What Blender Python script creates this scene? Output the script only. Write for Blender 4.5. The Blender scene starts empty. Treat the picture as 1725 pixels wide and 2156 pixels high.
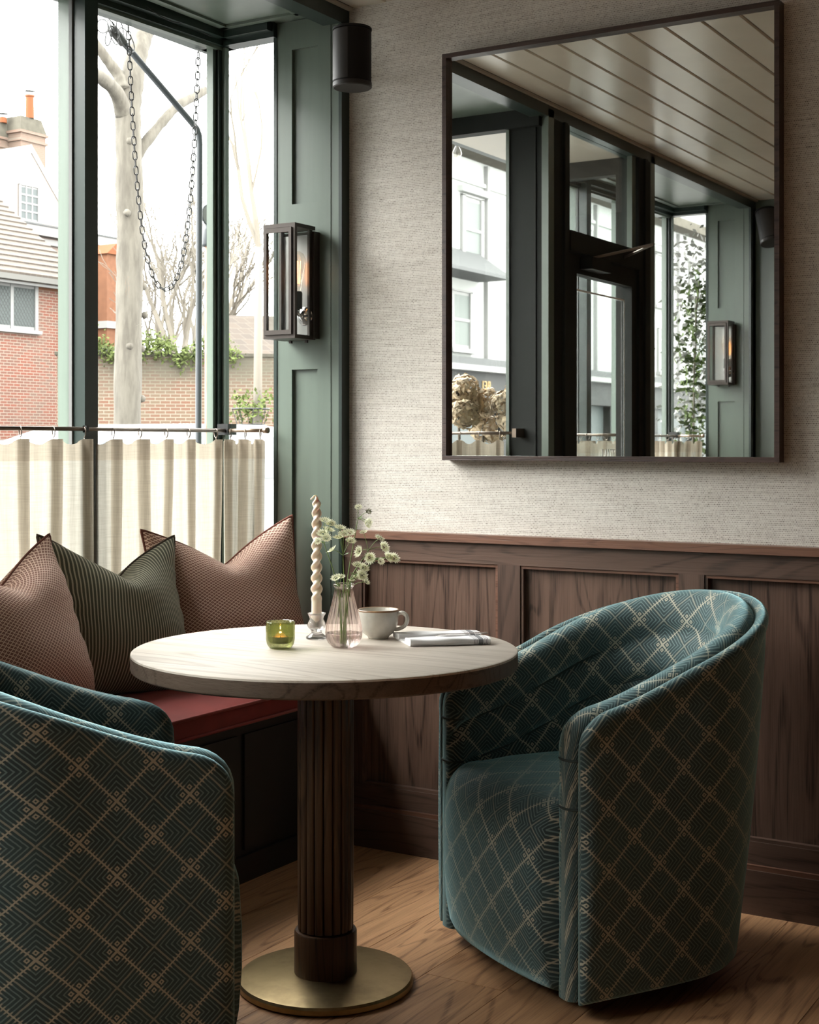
import bpy, bmesh, math, random
from mathutils import Vector, Matrix
random.seed(7)
sc = bpy.context.scene
COL = sc.collection
PI = math.pi

# ------------------------------------------------------------------ camera, sky, exposure
cam = bpy.data.cameras.new('camera')
cam.sensor_fit = 'HORIZONTAL'; cam.sensor_width = 24.0
cam.lens = 3000.0 / 1725.0 * 24.0
cam.shift_y = -(1078.0 - 933.0) / 1725.0
cam.clip_start = 0.05; cam.clip_end = 300
cam.dof.use_dof = True; cam.dof.focus_distance = 3.5; cam.dof.aperture_fstop = 16
camo = bpy.data.objects.new('camera', cam); COL.objects.link(camo)
camo.location = (2.49, -3.75, 1.25)
camo.rotation_euler = (PI / 2, 0, math.asin(.5175))
sc.camera = camo

world = bpy.data.worlds.new('overcast_sky'); sc.world = world; world.use_nodes = True
_bg = world.node_tree.nodes['Background']
_bg.inputs[0].default_value = (1.0, 0.985, 0.962, 1); _bg.inputs[1].default_value = 7.5

sun = bpy.data.lights.new('hazy_sun', 'SUN'); sun.energy = 9.0; sun.angle = math.radians(52); sun.color = (1.0, .985, .96)
suno = bpy.data.objects.new('hazy_sun', sun); COL.objects.link(suno); suno.location = (-6, -4, 6)
_el = math.radians(36)                      # veiled sun behind the overcast, over the roofs across the street
suno.rotation_euler = Vector((.78 * math.cos(_el), .626 * math.cos(_el), -math.sin(_el))).to_track_quat('-Z', 'Y').to_euler()

vs = sc.view_settings
vs.view_transform = 'Standard'; vs.look = 'None'; vs.gamma = 1.0; vs.use_curve_mapping = False
vs.exposure = 0.9
sc.cycles.max_bounces = 14; sc.cycles.diffuse_bounces = 6; sc.cycles.glossy_bounces = 6
sc.cycles.transmission_bounces = 10; sc.cycles.transparent_max_bounces = 24
sc.cycles.sample_clamp_indirect = 6.0

def portal(name, loc, size, rot):          # window portals: guide the sky light through the openings, emit nothing
    l = bpy.data.lights.new(name, 'AREA'); l.shape = 'RECTANGLE'; l.size, l.size_y = size
    l.cycles.is_portal = True
    o = bpy.data.objects.new(name, l); COL.objects.link(o); o.location = loc; o.rotation_euler = rot
    return o
FX = lambda y: -.49 + .051 * (y + .04)      # front glass of the near bay runs slightly askew
portal('daylight_portal', (-.62, -.77, 1.6), (1.44, 1.95), (PI / 2, 0, -PI / 2))
portal('daylight_portal', (-.62, -3.38, 1.6), (1.44, 1.95), (PI / 2, 0, -PI / 2))
portal('daylight_portal', (-.08, -2.075, 1.75), (.8, 1.7), (PI / 2, 0, -PI / 2))
portal('daylight_portal', (-.37, .02, 1.6), (.24, 1.95), (PI / 2, 0, PI))
portal('daylight_portal', (-.37, -1.56, 1.6), (.34, 1.95), (PI / 2, 0, 0))

# ------------------------------------------------------------------ helpers: nodes
class E:
    """tiny expression wrapper around Math nodes"""
    def __init__(s, nt, v): s.nt, s.v = nt, v
    def m(s, op, *o, clamp=False):
        n = s.nt.nodes.new('ShaderNodeMath'); n.operation = op; n.use_clamp = clamp
        for i, a in enumerate((s,) + o):
            if isinstance(a, E): s.nt.links.new(a.v, n.inputs[i])
            else: n.inputs[i].default_value = a
        return E(s.nt, n.outputs[0])
    def __add__(s, o): return s.m('ADD', o)
    def __radd__(s, o): return s.m('ADD', o)
    def __sub__(s, o): return s.m('SUBTRACT', o)
    def __mul__(s, o): return s.m('MULTIPLY', o)
    def __rmul__(s, o): return s.m('MULTIPLY', o)
    def __truediv__(s, o): return s.m('DIVIDE', o)
    def rs(s, o): return (s * -1.0) + o                 # o - s
    def abs(s): return s.m('ABSOLUTE')
    def frac(s): return s.m('FRACT')
    def floor(s): return s.m('FLOOR')
    def sin(s): return s.m('SINE')
    def max(s, o): return s.m('MAXIMUM', o)
    def min(s, o): return s.m('MINIMUM', o)
    def mod(s, o): return s.m('FLOORED_MODULO', o)
    def pw(s, o): return s.m('POWER', o)
    def cl(s): return s.m('ADD', 0.0, clamp=True)
    def step(s, a, b):                                  # smooth 0..1 from a to b
        n = s.nt.nodes.new('ShaderNodeMapRange'); n.interpolation_type = 'SMOOTHSTEP'
        s.nt.links.new(s.v, n.inputs[0]); n.inputs[1].default_value = a; n.inputs[2].default_value = b
        return E(s.nt, n.outputs[0])

def new_mat(name):
    m = bpy.data.materials.new(name); m.use_nodes = True
    nt = m.node_tree; b = nt.nodes['Principled BSDF']
    return m, nt, b
def rgba(c): return (c[0], c[1], c[2], 1)
def mixc(nt, f, a, b):
    n = nt.nodes.new('ShaderNodeMix'); n.data_type = 'RGBA'; n.clamp_factor = True
    for i, v in ((0, f), (6, a), (7, b)):
        if isinstance(v, E): nt.links.new(v.v, n.inputs[i])
        elif hasattr(v, 'node'): nt.links.new(v, n.inputs[i])
        elif i == 0: n.inputs[0].default_value = v
        else: n.inputs[i].default_value = rgba(v)
    return n.outputs[2]
def position(nt, rand=0.0):
    g = nt.nodes.new('ShaderNodeNewGeometry'); out = g.outputs['Position']
    if rand:
        oi = nt.nodes.new('ShaderNodeObjectInfo')
        mv = nt.nodes.new('ShaderNodeVectorMath'); mv.operation = 'SCALE'
        cx = nt.nodes.new('ShaderNodeCombineXYZ')
        for k, f in enumerate((rand, rand * 1.7, rand * .6)):
            mm = E(nt, oi.outputs['Random']) * f; nt.links.new(mm.v, cx.inputs[k])
        ad = nt.nodes.new('ShaderNodeVectorMath'); ad.operation = 'ADD'
        nt.links.new(out, ad.inputs[0]); nt.links.new(cx.outputs[0], ad.inputs[1]); out = ad.outputs[0]
    return out
def uvco(nt):
    return nt.nodes.new('ShaderNodeTexCoord').outputs['UV']
def objco(nt):
    return nt.nodes.new('ShaderNodeTexCoord').outputs['Object']
def xyz(nt, vec):
    s = nt.nodes.new('ShaderNodeSeparateXYZ'); nt.links.new(vec, s.inputs[0])
    return [E(nt, s.outputs[i]) for i in range(3)]
def comb(nt, x, y, z):
    c = nt.nodes.new('ShaderNodeCombineXYZ')
    for i, v in enumerate((x, y, z)):
        if isinstance(v, E): nt.links.new(v.v, c.inputs[i])
        else: c.inputs[i].default_value = v
    return c.outputs[0]
def scaled(nt, vec, s):
    n = nt.nodes.new('ShaderNodeMapping'); nt.links.new(vec, n.inputs[0]); n.inputs[3].default_value = s
    return n.outputs[0]
def noise(nt, vec, scale=5, detail=4, rough=.55, dist=0.0):
    n = nt.nodes.new('ShaderNodeTexNoise'); n.inputs['Scale'].default_value = scale
    n.inputs['Detail'].default_value = detail; n.inputs['Roughness'].default_value = rough
    n.inputs['Distortion'].default_value = dist
    nt.links.new(vec, n.inputs['Vector']); return E(nt, n.outputs[0])
def bump(nt, b, h, strength=.3, dist=.002):
    n = nt.nodes.new('ShaderNodeBump'); n.inputs['Strength'].default_value = strength
    n.inputs['Distance'].default_value = dist
    nt.links.new(h.v, n.inputs['Height']); nt.links.new(n.outputs[0], b.inputs['Normal'])
def setc(nt, b, c):
    if hasattr(c, 'node'): nt.links.new(c, b.inputs['Base Color'])
    else: b.inputs['Base Color'].default_value = rgba(c)

M = {}
EXT = .215                                  # street colours darkened to stand in for a lower outdoor exposure
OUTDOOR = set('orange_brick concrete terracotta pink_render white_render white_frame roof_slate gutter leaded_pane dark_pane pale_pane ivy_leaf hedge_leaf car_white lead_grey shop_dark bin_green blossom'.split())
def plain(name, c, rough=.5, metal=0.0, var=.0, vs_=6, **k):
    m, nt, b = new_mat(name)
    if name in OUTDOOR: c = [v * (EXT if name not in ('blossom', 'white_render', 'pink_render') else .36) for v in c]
    if var:
        n = noise(nt, position(nt), vs_, 4)
        setc(nt, b, mixc(nt, n.step(.3, .7), [v * (1 - var) for v in c], [min(1, v * (1 + var)) for v in c]))
    else: setc(nt, b, c)
    b.inputs['Roughness'].default_value = rough; b.inputs['Metallic'].default_value = metal
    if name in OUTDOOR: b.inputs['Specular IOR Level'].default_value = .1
    for kk, v in k.items(): b.inputs[kk.replace('_', ' ')].default_value = v
    M[name] = m; return m

def wood(name, dark, light, axis, rough=.45, grain=1.0, pore=.5, rand=9.0, along=1.0, bumps=.25, sat=0.0):
    """oak-like: cathedral rings + fine pores drawn out along one axis"""
    m, nt, b = new_mat(name)
    p = position(nt, rand)
    s1 = [5.0 * grain] * 3; s1[axis] = .75 * grain / along
    rings = noise(nt, scaled(nt, p, s1), 1.0, 2, .5, .6)
    rr = ((rings * 13.0).frac() - .5).abs().step(.30, .47)
    s2 = [260.0] * 3; s2[axis] = 7.0
    fine = noise(nt, scaled(nt, p, s2), 1.0, 3, .6)
    s3 = [26.0] * 3; s3[axis] = 1.1
    broad = noise(nt, scaled(nt, p, s3), 1.0, 3, .6)
    f = (rr * (fine.step(.25, .6) * .4 + .12) + broad.step(.25, .75) * .45 + fine.step(.40, .75) * pore * .5 - .08).cl()
    c = mixc(nt, f, light, dark)
    if rand:
        oi = nt.nodes.new('ShaderNodeObjectInfo')
        c = mixc(nt, E(nt, oi.outputs['Random']) * .3, c, [v * .62 for v in dark])
    setc(nt, b, c)
    b.inputs['Roughness'].default_value = rough
    bump(nt, b, (fine.step(.4, .7) + rr * .3).rs(1.0), bumps, .0008)
    M[name] = m; return m

def clear_glass(name, tint=(1, 1, 1), ior=1.45, rough=0.0, glassy=0.0):
    """thin pane: straight-through transmission + Fresnel reflection; glassy adds real refraction"""
    m = bpy.data.materials.new(name); m.use_nodes = True; nt = m.node_tree; nt.nodes.clear()
    out = nt.nodes.new('ShaderNodeOutputMaterial'); tr = nt.nodes.new('ShaderNodeBsdfTransparent')
    tr.inputs[0].default_value = rgba(tint); gl = nt.nodes.new('ShaderNodeBsdfGlossy'); gl.inputs['Roughness'].default_value = rough
    lw = nt.nodes.new('ShaderNodeLayerWeight'); lw.inputs[0].default_value = .5     # Schlick reflectance, same from both sides of the pane
    r0 = ((ior - 1) / (ior + 1)) ** 2; fr = E(nt, lw.outputs['Facing']).pw(5.0) * (1 - r0) + r0
    mx = nt.nodes.new('ShaderNodeMixShader'); nt.links.new(fr.v, mx.inputs[0])
    nt.links.new(tr.outputs[0], mx.inputs[1]); nt.links.new(gl.outputs[0], mx.inputs[2])
    last = mx
    if glassy:
        g = nt.nodes.new('ShaderNodeBsdfGlass'); g.inputs['Color'].default_value = rgba(tint); g.inputs['IOR'].default_value = ior
        m2 = nt.nodes.new('ShaderNodeMixShader'); m2.inputs[0].default_value = glassy
        nt.links.new(mx.outputs[0], m2.inputs[1]); nt.links.new(g.outputs[0], m2.inputs[2]); last = m2
    nt.links.new(last.outputs[0], out.inputs[0]); M[name] = m; return m

# ------------------------------------------------------------------ materials
def make_green(name, c, rough=.3):
    m, nt, b = new_mat(name)
    p = position(nt)
    n = noise(nt, scaled(nt, p, (14, 14, 1.3)), 1.0, 4, .6)
    n2 = noise(nt, p, 2.2, 3)
    setc(nt, b, mixc(nt, (n.step(.3, .75) * .6 + n2 * .4), [v * .86 for v in c], [v * 1.12 for v in c]))
    b.inputs['Roughness'].default_value = rough
    bump(nt, b, noise(nt, scaled(nt, p, (160, 160, 6)), 1.0, 3), .12, .001)
    M[name] = m
make_green('green_paint', (.108, .136, .111), .32)
make_green('dark_green_paint', (.018, .030, .025), .3)
make_green('door_and_shade_paint', (.016, .018, .016), .6)  # colour of the door; also stands for shade on the near pier
M['door_and_shade_paint'].node_tree.nodes['Principled BSDF'].inputs['Specular IOR Level'].default_value = .2
plain('black_green', (.010, .014, .013), .45)

def make_wallpaper():
    m, nt, b = new_mat('grasscloth_wallpaper')
    p = position(nt); x, y, z = xyz(nt, p)
    pz = .0052; px = .0044
    jr = noise(nt, scaled(nt, p, (3, 1, 220)), 1.0, 2)
    row = (z / pz + jr * .5)
    ri = row.floor()
    off = (ri * .5).frac()
    cxx = x / px + off + noise(nt, scaled(nt, p, (30, 1, 60)), 1.0, 2) * .8
    fx = (cxx.frac() - .5).abs()
    wn = nt.nodes.new('ShaderNodeTexWhiteNoise'); wn.noise_dimensions = '2D'
    nt.links.new(comb(nt, cxx.floor(), ri, 0.0), wn.inputs['Vector']); rnd_ = E(nt, wn.outputs['Value'])
    fz = (row.frac() - .5).abs()
    hole = fx.step(.18, .40).rs(1.0) * fz.step(.16, .40).rs(1.0)
    streak = noise(nt, scaled(nt, p, (7, 1, 190)), 1.0, 3, .6)
    blob = noise(nt, scaled(nt, p, (75, 1, 60)), 1.0, 2)
    hole = (hole * (streak.step(.35, .65) * .5 + .25 + blob.step(.3, .7) * .5) * (rnd_ * .55 + .42)).cl()
    thread = noise(nt, scaled(nt, p, (5, 1, 130)), 1.0, 3, .65)
    tint = noise(nt, p, 1.6, 2)
    base = mixc(nt, thread.step(.3, .7), (.58, .54, .485), (.68, .645, .59))
    base = mixc(nt, rnd_ * .22, base, (.42, .385, .33))
    base = mixc(nt, tint.step(.4, .7) * .25, base, (.58, .515, .45))
    col = mixc(nt, hole, base, (.13, .11, .09))
    setc(nt, b, col); b.inputs['Roughness'].default_value = .8
    bump(nt, b, (hole * -1.0) + thread * .3, .35, .0012)
    M['grasscloth_wallpaper'] = m
make_wallpaper()
def matte(name, spec): M[name].node_tree.nodes['Principled BSDF'].inputs['Specular IOR Level'].default_value = spec

wood('oak_floor', (.22, .10, .045), (.68, .385, .20), 1, .38, 1.0, .6, 9.0, 1.0, .3)
wood('walnut_panel', (.030, .016, .011), (.155, .092, .066), 2, .36, 1.0, .8, 5.0, 1.0, .2)
wood('walnut_rail', (.044, .026, .019), (.125, .075, .055), 0, .36, 1.3, .5, 5.0, 1.0, .15)
wood('walnut_stile', (.044, .026, .019), (.125, .075, .055), 2, .36, 1.3, .5, 5.0, 1.0, .15)
wood('dado_cap_wood', (.085, .038, .024), (.17, .082, .052), 0, .36, 1.2, .5, 0.0)
wood('mirror_frame_wood', (.020, .011, .009), (.062, .036, .029), 0, .4, 1.5, .6, 0.0)
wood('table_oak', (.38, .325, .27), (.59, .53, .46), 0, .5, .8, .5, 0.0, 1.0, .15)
wood('shaded_edge_oak', (.045, .029, .020), (.12, .086, .064), 0, .5, .8, .5, 0.0)  # brown edge wood, darkened further to put its shade into the colour
wood('column_wood', (.018, .009, .005), (.088, .044, .021), 2, .38, 1.4, .6, 0.0, 1.0, .3)
wood('post_wood', (.22, .11, .07), (.42, .25, .18), 2, .7, 1.0, .5, 0.0)

matte('table_oak', .14); matte('shaded_edge_oak', .2)
def make_brass():
    m, nt, b = new_mat('worn_brass'); p = position(nt)
    n = noise(nt, p, 7, 5, .65); n2 = noise(nt, scaled(nt, p, (40, 12, 40)), 1.0, 4)
    setc(nt, b, mixc(nt, n.step(.35, .7), (.50, .38, .20), (.33, .245, .13)))
    b.inputs['Metallic'].default_value = 1.0
    nt.links.new((n * .18 + n2 * .12 + .22).v, b.inputs['Roughness'])
    M['worn_brass'] = m
make_brass()
plain('rod_brass', (.36, .27, .2), .3, .9)
plain('rod_bronze', (.16, .125, .10), .35, .8)
plain('lantern_bronze', (.060, .048, .042), .42, .5)
plain('lantern_plate', (.42, .40, .385), .32, .85)
plain('chrome', (.75, .75, .76), .08, 1.0)
plain('speaker_black', (.009, .008, .008), .6, Specular_IOR_Level=.2)
plain('speaker_grille', (.030, .027, .026), .5, Specular_IOR_Level=.3)
plain('black_metal', (.03, .03, .03), .4, .6)
plain('chain_steel', (.022, .020, .020), .5)
plain('pole_grey', (.035, .04, .045), .5)
plain('mirror_silver', (.90, .915, .90), .012, 1.0)
plain('ceiling_cream', (.50, .45, .375), .24, var=.05, vs_=2)
plain('ceiling_gap', (.10, .075, .05), .8)
plain('low_bounce_paint', (.05, .04, .032), .7)  # dark finish for unseen surfaces, chosen to cut bounced light
plain('ivory_wax', (.86, .74, .60), .38, Subsurface_Weight=.35, Subsurface_Radius=(.012, .006, .003), Subsurface_Scale=.6)
plain('stoneware', (.62, .59, .53), .16, var=.05, vs_=60)
plain('rim_brown', (.30, .17, .09), .3)
plain('steel', (.62, .60, .58), .18, 1.0)
plain('stem_green', (.17, .25, .075), .5)
plain('leaf_green', (.12, .22, .06), .5)
plain('petal_center', (.16, .17, .08), .7)
plain('tealight_wax', (.85, .50, .25), .5, Emission_Color=(1.0, .42, .12, 1), Emission_Strength=.9)  # wax glows by itself in place of the flame's light on it
plain('tealight_cup', (.5, .5, .5), .3, .9)
clear_glass('window_glass', (.97, .985, .98), 1.08)
clear_glass('lantern_glass', (.95, .96, .955), 1.5)
clear_glass('pink_glass', (.985, .92, .905), 1.5, 0, .38)
clear_glass('green_glass', (.66, .68, .47), 1.45, 0, .25)
clear_glass('crystal', (.985, .985, .99), 1.5, 0, .75)
clear_glass('water', (.99, .97, .965), 1.33, 0, .6)
clear_glass('bulb_glass', (.97, .94, .90), 1.45)
def emit(name, c, s):
    m = bpy.data.materials.new(name); m.use_nodes = True; nt = m.node_tree; nt.nodes.clear()
    o = nt.nodes.new('ShaderNodeOutputMaterial'); e = nt.nodes.new('ShaderNodeEmission')
    e.inputs[0].default_value = rgba(c); e.inputs[1].default_value = s; nt.links.new(e.outputs[0], o.inputs[0]); M[name] = m
emit('filament_glow', (1.0, .36, .07), 9.0)
emit('flame', (1.0, .45, .12), 6.0)

def velvet(name, c, sheen=.5):
    m, nt, b = new_mat(name); p = position(nt)
    n = noise(nt, p, 9, 4); setc(nt, b, mixc(nt, n.step(.3, .7), [v * .85 for v in c], [v * 1.15 for v in c]))
    b.inputs['Roughness'].default_value = .75; b.inputs['Sheen Weight'].default_value = sheen
    b.inputs['Sheen Roughness'].default_value = .35; b.inputs['Sheen Tint'].default_value = (1, .55, .5, 1)
    bump(nt, b, noise(nt, scaled(nt, p, (20, 5, 20)), 1, 3), .15, .004)
    M[name] = m
velvet('red_velvet', (.19, .016, .012), .35)

def make_chair_fabric(name, dim=1.0):
    m, nt, b = new_mat(name)
    u, v, _ = xyz(nt, uvco(nt)); wob = noise(nt, uvco(nt), 60, 2)
    L = .0675
    p = (u + v) / L + wob * .05; q = (u - v) / L + wob * .05
    a = ((p + 1.0).mod(2.0) - 1.0).abs(); c = ((q + 1.0).mod(2.0) - 1.0).abs()
    mx = a.max(c); mn = a.min(c)
    N = 6.5
    saw = ((mx * N).frac() - .5).abs()                        # 0 on a chevron line
    chev = saw.step(.10, .22).rs(1.0) * mn.step(.05, .10) * mx.step(.30, .36) * mx.step(.93, .96).rs(1.0)
    spike = saw.rs(.5) * 2.0
    latt = (mn - spike * .018).step(.014, .034).rs(1.0)
    feather = saw.step(.13, .26).rs(1.0) * mn.step(.07, .17).rs(1.0) * mx.step(.26, .32) * mx.step(.93, .96).rs(1.0)
    thin = mx.step(.955, .975)
    d = (a - .20).abs().max((c - .20).abs())
    sq = d.step(.075, .095).rs(1.0) * d.step(.022, .040)
    cross = (mn.step(.04, .06).rs(1.0)) * mx.step(.26, .30).rs(1.0)
    heavy = latt.max(sq).max(cross).max(feather * .85)
    blot = noise(nt, uvco(nt), 7, 3)
    base = mixc(nt, blot.step(.3, .7), [x * dim for x in (.018, .042, .045)], [x * dim for x in (.012, .023, .024)])
    col = mixc(nt, chev * .85, base, [x * dim for x in (.14, .20, .19)])
    col = mixc(nt, thin * .8, col, [x * dim for x in (.28, .28, .22)])
    col = mixc(nt, heavy * .92, col, [x * dim for x in (.43, .395, .30)])
    weave = noise(nt, scaled(nt, uvco(nt), (900, 900, 1)), 1.0, 1)
    col = mixc(nt, weave.step(.3, .7) * .22, col, (.01, .014, .014))
    setc(nt, b, col)
    b.inputs['Roughness'].default_value = .8; b.inputs['Sheen Weight'].default_value = 1.0
    b.inputs['Sheen Roughness'].default_value = .45; b.inputs['Sheen Tint'].default_value = (.50, .86, .92, 1)
    bump(nt, b, weave * .6 + chev * .25 + heavy * .3, .25, .0008)
    M[name] = m
make_chair_fabric('chair_fabric')

def make_stripe():
    m, nt, b = new_mat('striped_cushion_fabric')
    u, v, _ = xyz(nt, uvco(nt)); w = noise(nt, scaled(nt, uvco(nt), (30, 4, 1)), 1, 2)
    f = ((u / .0098 + w * .25).frac() - .5).abs()
    line = f.step(.26, .36)
    wv = noise(nt, scaled(nt, uvco(nt), (700, 700, 1)), 1, 2)
    c = mixc(nt, line, (.088, .092, .058), (.56, .53, .40)); c = mixc(nt, wv.step(.3, .7) * .35, c, (.05, .052, .035))
    setc(nt, b, c); b.inputs['Roughness'].default_value = .9; b.inputs['Sheen Weight'].default_value = .1
    bump(nt, b, wv, .3, .0006); M['striped_cushion_fabric'] = m
make_stripe()
def make_dots():
    m, nt, b = new_mat('dotted_cushion_fabric')
    u, v, _ = xyz(nt, uvco(nt)); pu, pv = .0155, .0125
    d = None
    for k in (0.0, .5):
        fu = ((u / pu + k).frac() - .5).abs() * 2.0; fv = ((v / pv + k).frac() - .5).abs() * 2.0
        r = fu * .95 + fv * 1.0
        ring = r.step(.62, .74).rs(1.0) * r.step(.10, .22)
        d = ring if d is None else d.max(ring)
    wv = noise(nt, scaled(nt, uvco(nt), (600, 600, 1)), 1, 2)
    c = mixc(nt, d, (.82, .60, .49), (.19, .062, .040)); c = mixc(nt, wv.step(.35, .7) * .2, c, (.3, .16, .12))
    setc(nt, b, c); b.inputs['Roughness'].default_value = .9; b.inputs['Sheen Weight'].default_value = .1
    bump(nt, b, wv, .3, .0006); M['dotted_cushion_fabric'] = m
make_dots()
plain('cushion_piping', (.075, .055, .04), .9); plain('red_piping', (.20, .07, .05), .9)

def make_linen(name, c, tr=.55, hole=.06):
    m = bpy.data.materials.new(name); m.use_nodes = True; nt = m.node_tree; nt.nodes.clear()
    o = nt.nodes.new('ShaderNodeOutputMaterial'); df = nt.nodes.new('ShaderNodeBsdfDiffuse'); tl = nt.nodes.new('ShaderNodeBsdfTranslucent')
    tp = nt.nodes.new('ShaderNodeBsdfTransparent')
    x, y, z = xyz(nt, position(nt))
    p = position(nt)
    n = noise(nt, scaled(nt, p, (220, 220, 12)), 1, 3); n2 = noise(nt, scaled(nt, p, (14, 14, 420)), 1, 3)
    col = mixc(nt, (n.step(.35, .75) * .5 + n2.step(.35, .75) * .5), [v * 1.08 for v in c], [v * .82 for v in c])
    nt.links.new(col, df.inputs[0]); nt.links.new(col, tl.inputs[0])
    a = nt.nodes.new('ShaderNodeMixShader'); a.inputs[0].default_value = tr
    nt.links.new(df.outputs[0], a.inputs[1]); nt.links.new(tl.outputs[0], a.inputs[2])
    b2 = nt.nodes.new('ShaderNodeMixShader'); b2.inputs[0].default_value = hole
    nt.links.new(a.outputs[0], b2.inputs[1]); nt.links.new(tp.outputs[0], b2.inputs[2]); nt.links.new(b2.outputs[0], o.inputs[0])
    M[name] = m
make_linen('linen', (.32, .30, .256), .48, .010); make_linen('linen_fold', (.29, .252, .195), .42, .0); make_linen('linen_band', (.31, .272, .217), .44, .0); make_linen('linen_band_fold', (.25, .21, .16), .40, .0)  # fold cloth darker: light lost in the layered pleats is put into colour

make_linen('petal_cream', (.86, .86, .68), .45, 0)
def make_napkin():
    m, nt, b = new_mat('napkin_cloth'); u, v, _ = xyz(nt, uvco(nt))
    band = (u - .168).abs().step(.0055, .0065).rs(1.0)
    thin = None
    for k in (.152, .1555, .159, .177, .1805, .184):
        t = (u - k).abs().step(.0006, .0012).rs(1.0); thin = t if thin is None else thin.max(t)
    w = noise(nt, scaled(nt, uvco(nt), (900, 900, 1)), 1, 2)
    c = mixc(nt, (band * .85).max(thin * .75), (.74, .73, .73), (.06, .06, .07)); c = mixc(nt, w * .1, c, (.4, .4, .4))
    setc(nt, b, c); b.inputs['Roughness'].default_value = .9; bump(nt, b, w, .2, .0005); M['napkin_cloth'] = m
make_napkin()

# exterior materials
def brickmat(name, c1, c2, mortar, scale, bw=.225, rh=.075, rough=.9, face='yz', stain=.2, staincol=(.5, .42, .33)):
    m, nt, b = new_mat(name); x, y, z = xyz(nt, position(nt))
    v = comb(nt, y if face == 'yz' else x, z, 0.0)
    n = nt.nodes.new('ShaderNodeTexBrick'); nt.links.new(v, n.inputs['Vector'])
    n.inputs['Color1'].default_value = rgba([v * EXT for v in c1]); n.inputs['Color2'].default_value = rgba([v * EXT for v in c2]); n.inputs['Mortar'].default_value = rgba([v * EXT for v in mortar])
    n.inputs['Scale'].default_value = scale; n.inputs['Brick Width'].default_value = bw; n.inputs['Row Height'].default_value = rh
    n.inputs['Mortar Size'].default_value = .009; n.inputs['Bias'].default_value = -.1
    c = mixc(nt, noise(nt, position(nt), .8, 4).step(.42, .72) * stain * 2, n.outputs[0], [v * EXT for v in staincol])
    setc(nt, b, c); b.inputs['Roughness'].default_value = rough; M[name] = m
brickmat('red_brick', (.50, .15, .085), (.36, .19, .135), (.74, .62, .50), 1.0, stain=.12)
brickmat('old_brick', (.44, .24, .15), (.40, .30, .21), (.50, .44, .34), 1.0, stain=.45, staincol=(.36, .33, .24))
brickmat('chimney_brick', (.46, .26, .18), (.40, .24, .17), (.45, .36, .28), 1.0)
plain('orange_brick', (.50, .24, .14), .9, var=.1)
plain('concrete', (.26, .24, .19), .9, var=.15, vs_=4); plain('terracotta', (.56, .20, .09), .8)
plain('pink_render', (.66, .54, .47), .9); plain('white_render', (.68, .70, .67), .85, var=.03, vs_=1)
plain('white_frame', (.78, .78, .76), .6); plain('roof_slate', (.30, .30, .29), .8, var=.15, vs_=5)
def tilemat(name, c1, c2, rowz=.17):
    m, nt, b = new_mat(name); x, y, z = xyz(nt, position(nt))
    n = nt.nodes.new('ShaderNodeTexBrick'); nt.links.new(comb(nt, y, z, 0.0), n.inputs['Vector'])
    n.inputs['Color1'].default_value = rgba([v * EXT for v in c1]); n.inputs['Color2'].default_value = rgba([v * EXT for v in c2]); n.inputs['Mortar'].default_value = (.06, .05, .04, 1)
    n.inputs['Scale'].default_value = 1; n.inputs['Brick Width'].default_value = .2; n.inputs['Row Height'].default_value = rowz; n.inputs['Mortar Size'].default_value = .012
    setc(nt, b, n.outputs[0]); b.inputs['Roughness'].default_value = .9; M[name] = m
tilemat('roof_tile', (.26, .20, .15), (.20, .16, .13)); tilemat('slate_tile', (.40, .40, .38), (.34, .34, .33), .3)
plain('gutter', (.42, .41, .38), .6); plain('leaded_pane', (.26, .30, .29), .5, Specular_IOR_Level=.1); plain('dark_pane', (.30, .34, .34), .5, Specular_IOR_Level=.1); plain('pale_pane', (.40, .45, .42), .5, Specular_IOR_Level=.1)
def barkmat(name, c1, c2):
    m, nt, b = new_mat(name); p = position(nt); n = noise(nt, scaled(nt, p, (6, 6, 1.2)), 1.5, 5, .65)
    setc(nt, b, mixc(nt, n.step(.3, .7), [v * EXT for v in c1], [v * EXT for v in c2])); b.inputs['Roughness'].default_value = .95; bump(nt, b, n, .5, .05); M[name] = m
barkmat('bark', (.20, .175, .135), (.36, .325, .26)); plain('twig', (.09, .075, .055), .9); plain('pale_twig', (.10, .088, .07), .9)
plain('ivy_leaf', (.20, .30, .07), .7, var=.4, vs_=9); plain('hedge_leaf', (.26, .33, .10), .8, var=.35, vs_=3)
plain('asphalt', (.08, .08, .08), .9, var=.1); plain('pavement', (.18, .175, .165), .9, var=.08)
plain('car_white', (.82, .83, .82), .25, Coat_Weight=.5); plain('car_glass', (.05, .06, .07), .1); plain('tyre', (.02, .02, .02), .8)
plain('bin_green', (.07, .12, .08), .6); plain('shop_dark', (.055, .058, .055), .5); plain('gold_letter', (.26, .165, .05), .6)
plain('dried_petal', (.42, .33, .22), .9, var=.25, vs_=40); plain('white_print', (.85, .86, .84), .6); plain('lead_grey', (.30, .31, .31), .7)
plain('wire_black', (.015, .015, .015), .6)

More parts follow.
